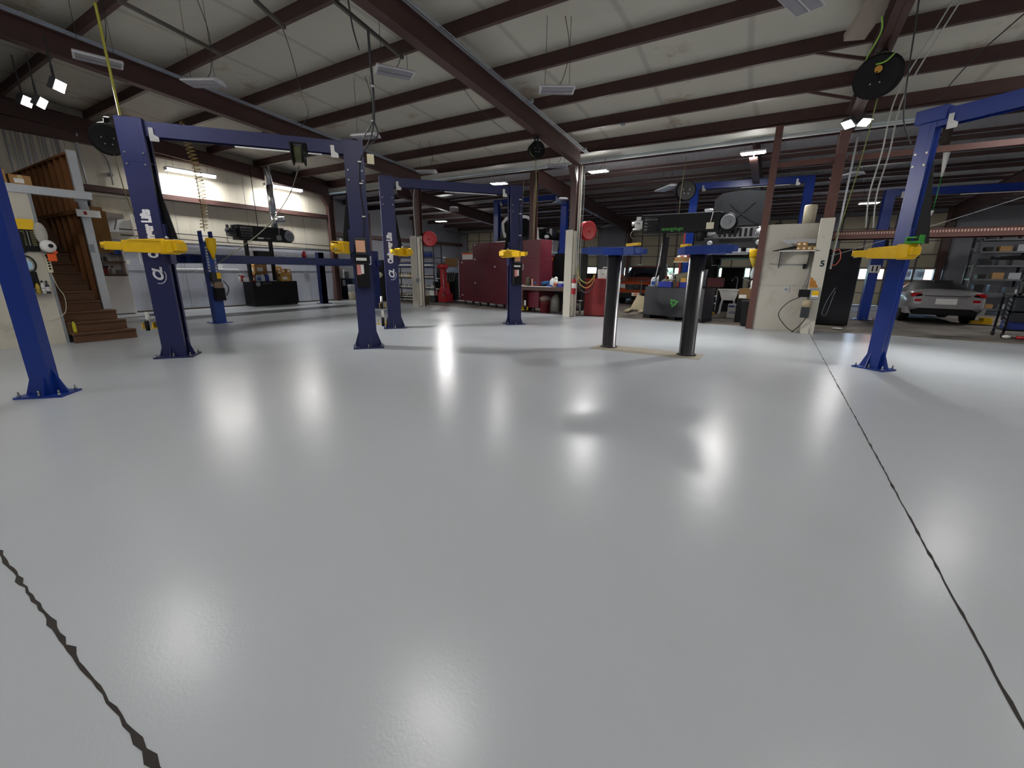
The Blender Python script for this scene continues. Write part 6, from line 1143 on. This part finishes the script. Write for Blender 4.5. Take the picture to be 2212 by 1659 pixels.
mb = MB(M); mb.prism([(-.72, .28), (.72, .28), (.74, .42), (.5, .48), (-.5, .48), (-.74, .42)], (-.02, 0, 0), (0, 1, 0), (0, 0, 1), (.2, 0, 0)); mb.build('diffuser_panel', BLACK, t)
mb = MB(M); mb.box(-.02, .0, -.24, .24, .6, .78); mb.build('number_plate', WHITE, t, bevel=.01)
mb = MB(M); mb.box(-.005, .03, -.52, .52, .845, .865); mb.build('trunk_gap', BLACK, t); text('SOLSTICE', M @ facing((-.012, -.35, .81), (-1, 0, 0)), .05, CHROME, t, 'badge')
mb = MB(M); mb.box(.75, .85, -.22, .22, 1.22, 1.32); mb.build('roof_fold', FAB, t)
# black off-roader raised on the rear lift with its bonnet open
RZh = 1.58; t = thing('off_roader', 'black off-roader raised on the rear lift with its bonnet open and chrome grille', 'car', (-1.24, 15.15, RZh), R(90)); M = WM[t.name]
BC = mk('black_car_paint', C('0d0d0f'), .25, coat=.5)
body(t, M, [(0, .62, .8, .7, .86, 1.0, .86, 1.05, .82), (.1, .55, .86, .7, .93, 1.1, .9, 1.12, .86), (1.1, .45, .9, .7, .96, 1.18, .92, 1.2, .85), (1.5, .4, .92, .7, .96, 1.2, .92, 1.25, .85), (1.85, .4, .92, .7, .96, 1.22, .92, 1.7, .72), (2.6, .4, .92, .7, .96, 1.22, .92, 1.76, .74), (4.3, .4, .92, .7, .96, 1.22, .92, 1.76, .74), (4.6, .5, .9, .7, .94, 1.2, .9, 1.3, .8)], BC, (3, 6, 3))
for x in (.95, 3.7):
    for y in (-.82, .82): wheel(t, M, x, y, .4, .27)
mb = MB(M); mb.box(-.08, .02, -.88, .88, .92, 1.24); mb.build('grille_panel', CHROME, t, bevel=.015)
for k in range(7): mb = MB(M); y = -.42+k*.14; mb.box(-.09, -.075, y-.036, y+.036, .96, 1.2); mb.build('grille_slot', BLACK, t, bevel=.006)
for s in (-1, 1):
    mb = MB(M); mb.lathe([(.155, 0), (.15, -.02), (.12, -.01)], (-.08, .66*s, 1.09), (1, 0, 0), 22, mt=CHROME); mb.lathe([(.115, -.01), (.02, -.035)], (-.085, .66*s, 1.09), (1, 0, 0), 20, mt=HEAD); mb.build('headlight', None, t)
    mb = MB(M); mb.box(-.05, .05, .82*s-.06, .82*s+.1 if s > 0 else .82*s+.06, 1.03, 1.13); mb.build('marker_lamp', AMBER, t)
    mb = MB(M); mb.lathe([(.08, 0), (.05, -.02)], (-.2, .66*s, .78), (1, 0, 0), 18); mb.build('fog_lamp', HEAD, t)
    mb = MB(M); mb.ball((1.6, 1.08*s, 1.36), (.08, .14, .12)); mb.build('wing_mirror', BC, t)
mb = MB(M); mb.box(-.2, .2, -.92, .92, .62, .95); mb.build('bumper', mk('bumper_black', C('1c1d20'), .5), t, bevel=.03)
mb = MB(M); mb.box(-.21, -.19, -.5, .4, .82, .9); mb.build('bumper_slot', BLACK, t)
mb = MB(M); mb.prism([(-.5, .6), (.5, .6), (.42, .44), (-.42, .44)], (-.2, 0, 0), (0, 1, 0), (.15, 0, 1), (.03, 0, 0)); mb.box(-.23, -.16, -.6, .6, .5, .62); mb.build('skid_plate', LGREY, t)
for s in (-.3, .38): mb = MB(M); mb.box(-.23, -.18, s-.07, s+.07, .52, .62); mb.build('tow_hook', BLACK, t)
mb = MB(M); HB = Matrix.Translation((1.3, 0, 1.26)) @ Matrix.Rotation(R(66), 4, 'Y'); mb.M = M @ HB; mb.prism([(-.84, 0), (.84, 0), (.8, 1.0), (.6, 1.18), (0, 1.24), (-.6, 1.18), (-.8, 1.0)], (0, 0, 0), (0, 1, 0), (-1, 0, 0), (0, 0, .05)); 
for a, b in (((-.5, .2), (0, .55)), ((.5, .2), (0, .55)), ((-.35, .9), (0, .55)), ((.35, .9), (0, .55)), ((-.4, .18), (.4, .18)), ((-.7, .1), (-.66, 1.0)), ((.7, .1), (.66, 1.0))): mb.bar((-a[1], a[0], -.015), (-b[1], b[0], -.015), .05, .03)
mb.build('open_bonnet', mk('bonnet_black', C('2e3034'), .6), t)
# white car raised on the left rear lift, bonnet open
RW = 1.8; t = thing('white_car', 'white car raised on the rear lift with its bonnet open, above the maroon cabinets', 'car', (-9.95, 16.1, RW), R(90)); M = WM[t.name]
body(t, M, [(0, .5, .6, .6, .78, .74, .74, .78, .6), (.08, .36, .76, .55, .86, .82, .84, .86, .74), (.4, .28, .86, .55, .9, .92, .88, .94, .78), (1.0, .28, .88, .55, .92, 1.0, .9, 1.02, .8), (1.25, .28, .88, .55, .92, 1.02, .9, 1.08, .78), (1.8, .28, .88, .55, .92, 1.04, .9, 1.5, .64), (2.3, .28, .88, .55, .92, 1.05, .9, 1.6, .62), (3.2, .28, .88, .55, .92, 1.08, .9, 1.58, .62), (3.8, .3, .88, .55, .91, 1.1, .88, 1.45, .6), (4.3, .4, .8, .6, .84, 1.0, .8, 1.1, .66)], WHITECAR, (4, 8, 4))
for x in (.85, 3.45):
    for y in (-.8, .8): wheel(t, M, x, y, .34, .22)
mb = MB(M); mb.box(.25, 1.15, -.72, .72, .9, 1.05); mb.build('engine_bay', BLACK, t)
mb = MB(M); mb.box(-.03, .06, -.6, .1, .62, .76); mb.build('grille', BLACKG, t, bevel=.01)
for s in (-1, 1):
    mb = MB(M); mb.prism([(.5*s, .66), (.86*s, .7), (.87*s, .88), (.6*s, .84)], (-.02, 0, 0), (0, 1, 0), (0, 0, 1), (.35, 0, 0)); mb.build('headlight', HEAD, t)
    mb = MB(M); mb.ball((1.55, 1.02*s, 1.14), (.09, .13, .08)); mb.build('wing_mirror', WHITECAR, t)
    mb = MB(M); y = .925*s
    for p, q in (((1.45, .32), (1.5, 1.03)), ((2.5, .32), (2.5, 1.06)), ((1.48, .3), (2.5, .3))): mb.bar((p[0], y, p[1]), (q[0], y, q[1]), .012, .006)
    mb.build('door_seam', DGREY, t)
    mb = MB(M); mb.bar((2.25, .94*s, .9), (2.42, .94*s, .9), .025, .02); mb.build('door_handle', BLACK, t)
    mb = MB(M); mb.box(2.48, 2.58, .74*s-.04, .74*s+.04, 1.06, 1.57); mb.build('door_pillar', WHITECAR, t)
HB = Matrix.Translation((1.12, 0, 1.06)) @ Matrix.Rotation(R(62), 4, 'Y'); mb = MB(M @ HB)
prof = [(-.8, .0), (-.86, .35), (-.78, .75), (-.5, .95), (0, 1.02), (.5, .95), (.78, .75), (.86, .35), (.8, .0)]
for a, b in zip(prof, prof[1:]): mb.bar((-a[1], a[0], 0), (-b[1], b[0], 0), .12, .04)
mb.bar((0, -.8, 0), (0, .8, 0), .06, .03); mb.build('bonnet_frame', WHITECAR, t)
mb = MB(M @ HB); mb.prism([(-.78, .02), (-.84, .35), (-.76, .73), (-.5, .92), (0, .99), (.5, .92), (.76, .73), (.84, .35), (.78, .02)], (0, 0, .01), (0, 1, 0), (-1, 0, 0), (0, 0, .03)); mb.build('bonnet_liner', BLACK, t)
# ---------------------------------------------------------------- right edge: tool cart, shelving, jack
c = fl(2150, 730); t = thing('tool_cart', 'black tool cart crowded with tools at the right edge', 'tool cart', (5.05, 15.2, 0)); x0, x1, y0 = fl(2140, 728).x+.15, 6.1, 15.1
for z in (.18, .62, .98): mb = MB(); mb.box(x0, x1, y0, y0+.6, z, z+.04); mb.build('shelf', BLACK, t)
for x in (x0+.02, x1-.02):
    for y in (y0+.02, y0+.58): mb = MB(); mb.box(x-.02, x+.02, y-.02, y+.02, .1, 1.05); mb.build('upright', BLACK, t); mb = MB(); mb.cyl((x-.02, y, .06), (x+.02, y, .06), .06, seg=14); mb.build('caster', RUB, t)
mb = MB(); mb.box(x0+.08, x1, y0+.0, y0+.56, .4, 1.0); mb.build('drawer_box', mk('charcoal_panel', C('1d1f24'), .5), t)
random.seed(11)
mb = MB(); mb.box(x0+.05, x0+.45, y0+.05, y0+.4, .22, .42); simple('blue_tray', mb, 'blue bin on the lower shelf of the black tool cart', 'bin', mk('deep_blue_bin', C('14286a'), .5))
for k in range(9):
    x = x0+.05+k*.09; mb = MB(); mb.cyl((x, y0+.1+.03*(k % 3), 1.02), (x+random.uniform(-.04, .04), y0+.12, 1.1+random.uniform(0, .12)), .022, seg=8); simple('hand_tool', mb, 'one of the small tools standing along the top of the tool cart', 'tool', (STEEL, BLACK, PAPER, mk('pink_rag', C('c98a80'), .9))[k % 4], 'small tools on top of the tool cart')
for k in range(7):
    z = .3+k*.1; mb = MB(); mb.bar((x0-.02, y0-.03, z), (x0-.06, y0-.05, z+.05), .03, .02); simple('hanging_wrench', mb, 'one of the wrenches hung down the left edge of the tool cart', 'wrench', STEEL, 'wrenches on the edge of the tool cart')
mb = MB(); mb.cyl((x0+.2, y0-.15, .05), (x0+.5, y0-.2, .05), .04, seg=10, mt=RED); mb.ball((x0+.05, y0-.12, .05), (.08, .05, .04), mt=PAPER); simple('floor_rag', mb, 'white rag and red tube on the floor before the tool cart', 'rag')
mb = MB(); p_ = fl(2118, 702); mb.box(p_.x-.25, p_.x+.15, p_.y-.1, p_.y+.25, .03, .12); mb.box(p_.x, p_.x+.2, p_.y-.12, p_.y+.27, .03, .22); simple('floor_jack', mb, 'low yellow trolley jack on the floor left of the tool cart', 'trolley jack', YEL, bevel=.01)
t = thing('parts_shelving', 'dark steel shelving full of parts against the right rear wall', 'shelving', (7.6, 24.5, 0)); xs0, xs1, ys = ony(2098, 600, 23.5).x, ony(2212, 600, 23.5).x+1.2, 23.5
for x in (xs0, xs0+1.4, xs0+2.8): mb = MB(); mb.box(x-.04, x+.04, ys, ys+.05, 0, 3.0); mb.box(x-.04, x+.04, ys+.7, ys+.75, 0, 3.0); mb.build('upright', DGREY, t)
zz = [.25, .85, 1.35, 1.85, 2.35, 2.8]
for z in zz: mb = MB(); mb.box(xs0, xs0+2.8, ys, ys+.75, z-.06, z); mb.build('shelf', MATS['shelf_grey'], t)
for k, z in enumerate(zz):
    for i in range(6):
        s = random.uniform(.18, .34); x = xs0+.3+i*.43; mb = MB(); mb.box(x-s/2, x+s/2, ys+.08, ys+.4, z, z+random.uniform(.15, .36)); simple('stored_part', mb, 'one of the boxes and parts stored on the right rear shelving', 'box', (BLACK, DGREY, DGREY, BLACK, GREY, CARDD)[(i*5+k*3) % 6], 'stock on the right rear shelving')
# funnel broom hung from the rear purlin: green cord pull
t = thing('pull_cord', 'green cord with a pale tapered handle hanging from the roof right of the blue lift', 'pull cord', fl(2040, 320, 4.5)); a, b, c_, d_ = ony(2047, 322, 15.6), ony(2034, 382, 15.6), ony(2015, 455, 15.6), ony(2040, 312, 15.6)
mb = MB(); mb.cyl(a, b, .075, .02, seg=12); mb.build('pale_sleeve', PAPER, t); mb = MB(); mb.tube([b, b.lerp(c_, .5), c_], .012, 5); mb.build('cord', mk('green_cord', C('1f7a3a'), .5), t); mb = MB(); mb.cyl(c_, c_-Vector((.02, 0, .12)), .03, .02, seg=8); mb.build('handle', PAPER, t)
mb = MB(); mb.lathe([(.1, 0), (.1, .5)], d_, (0, 0, 1), 12); mb.build('hanger', mk('dusty_brown', C('3f3832'), .9), t)
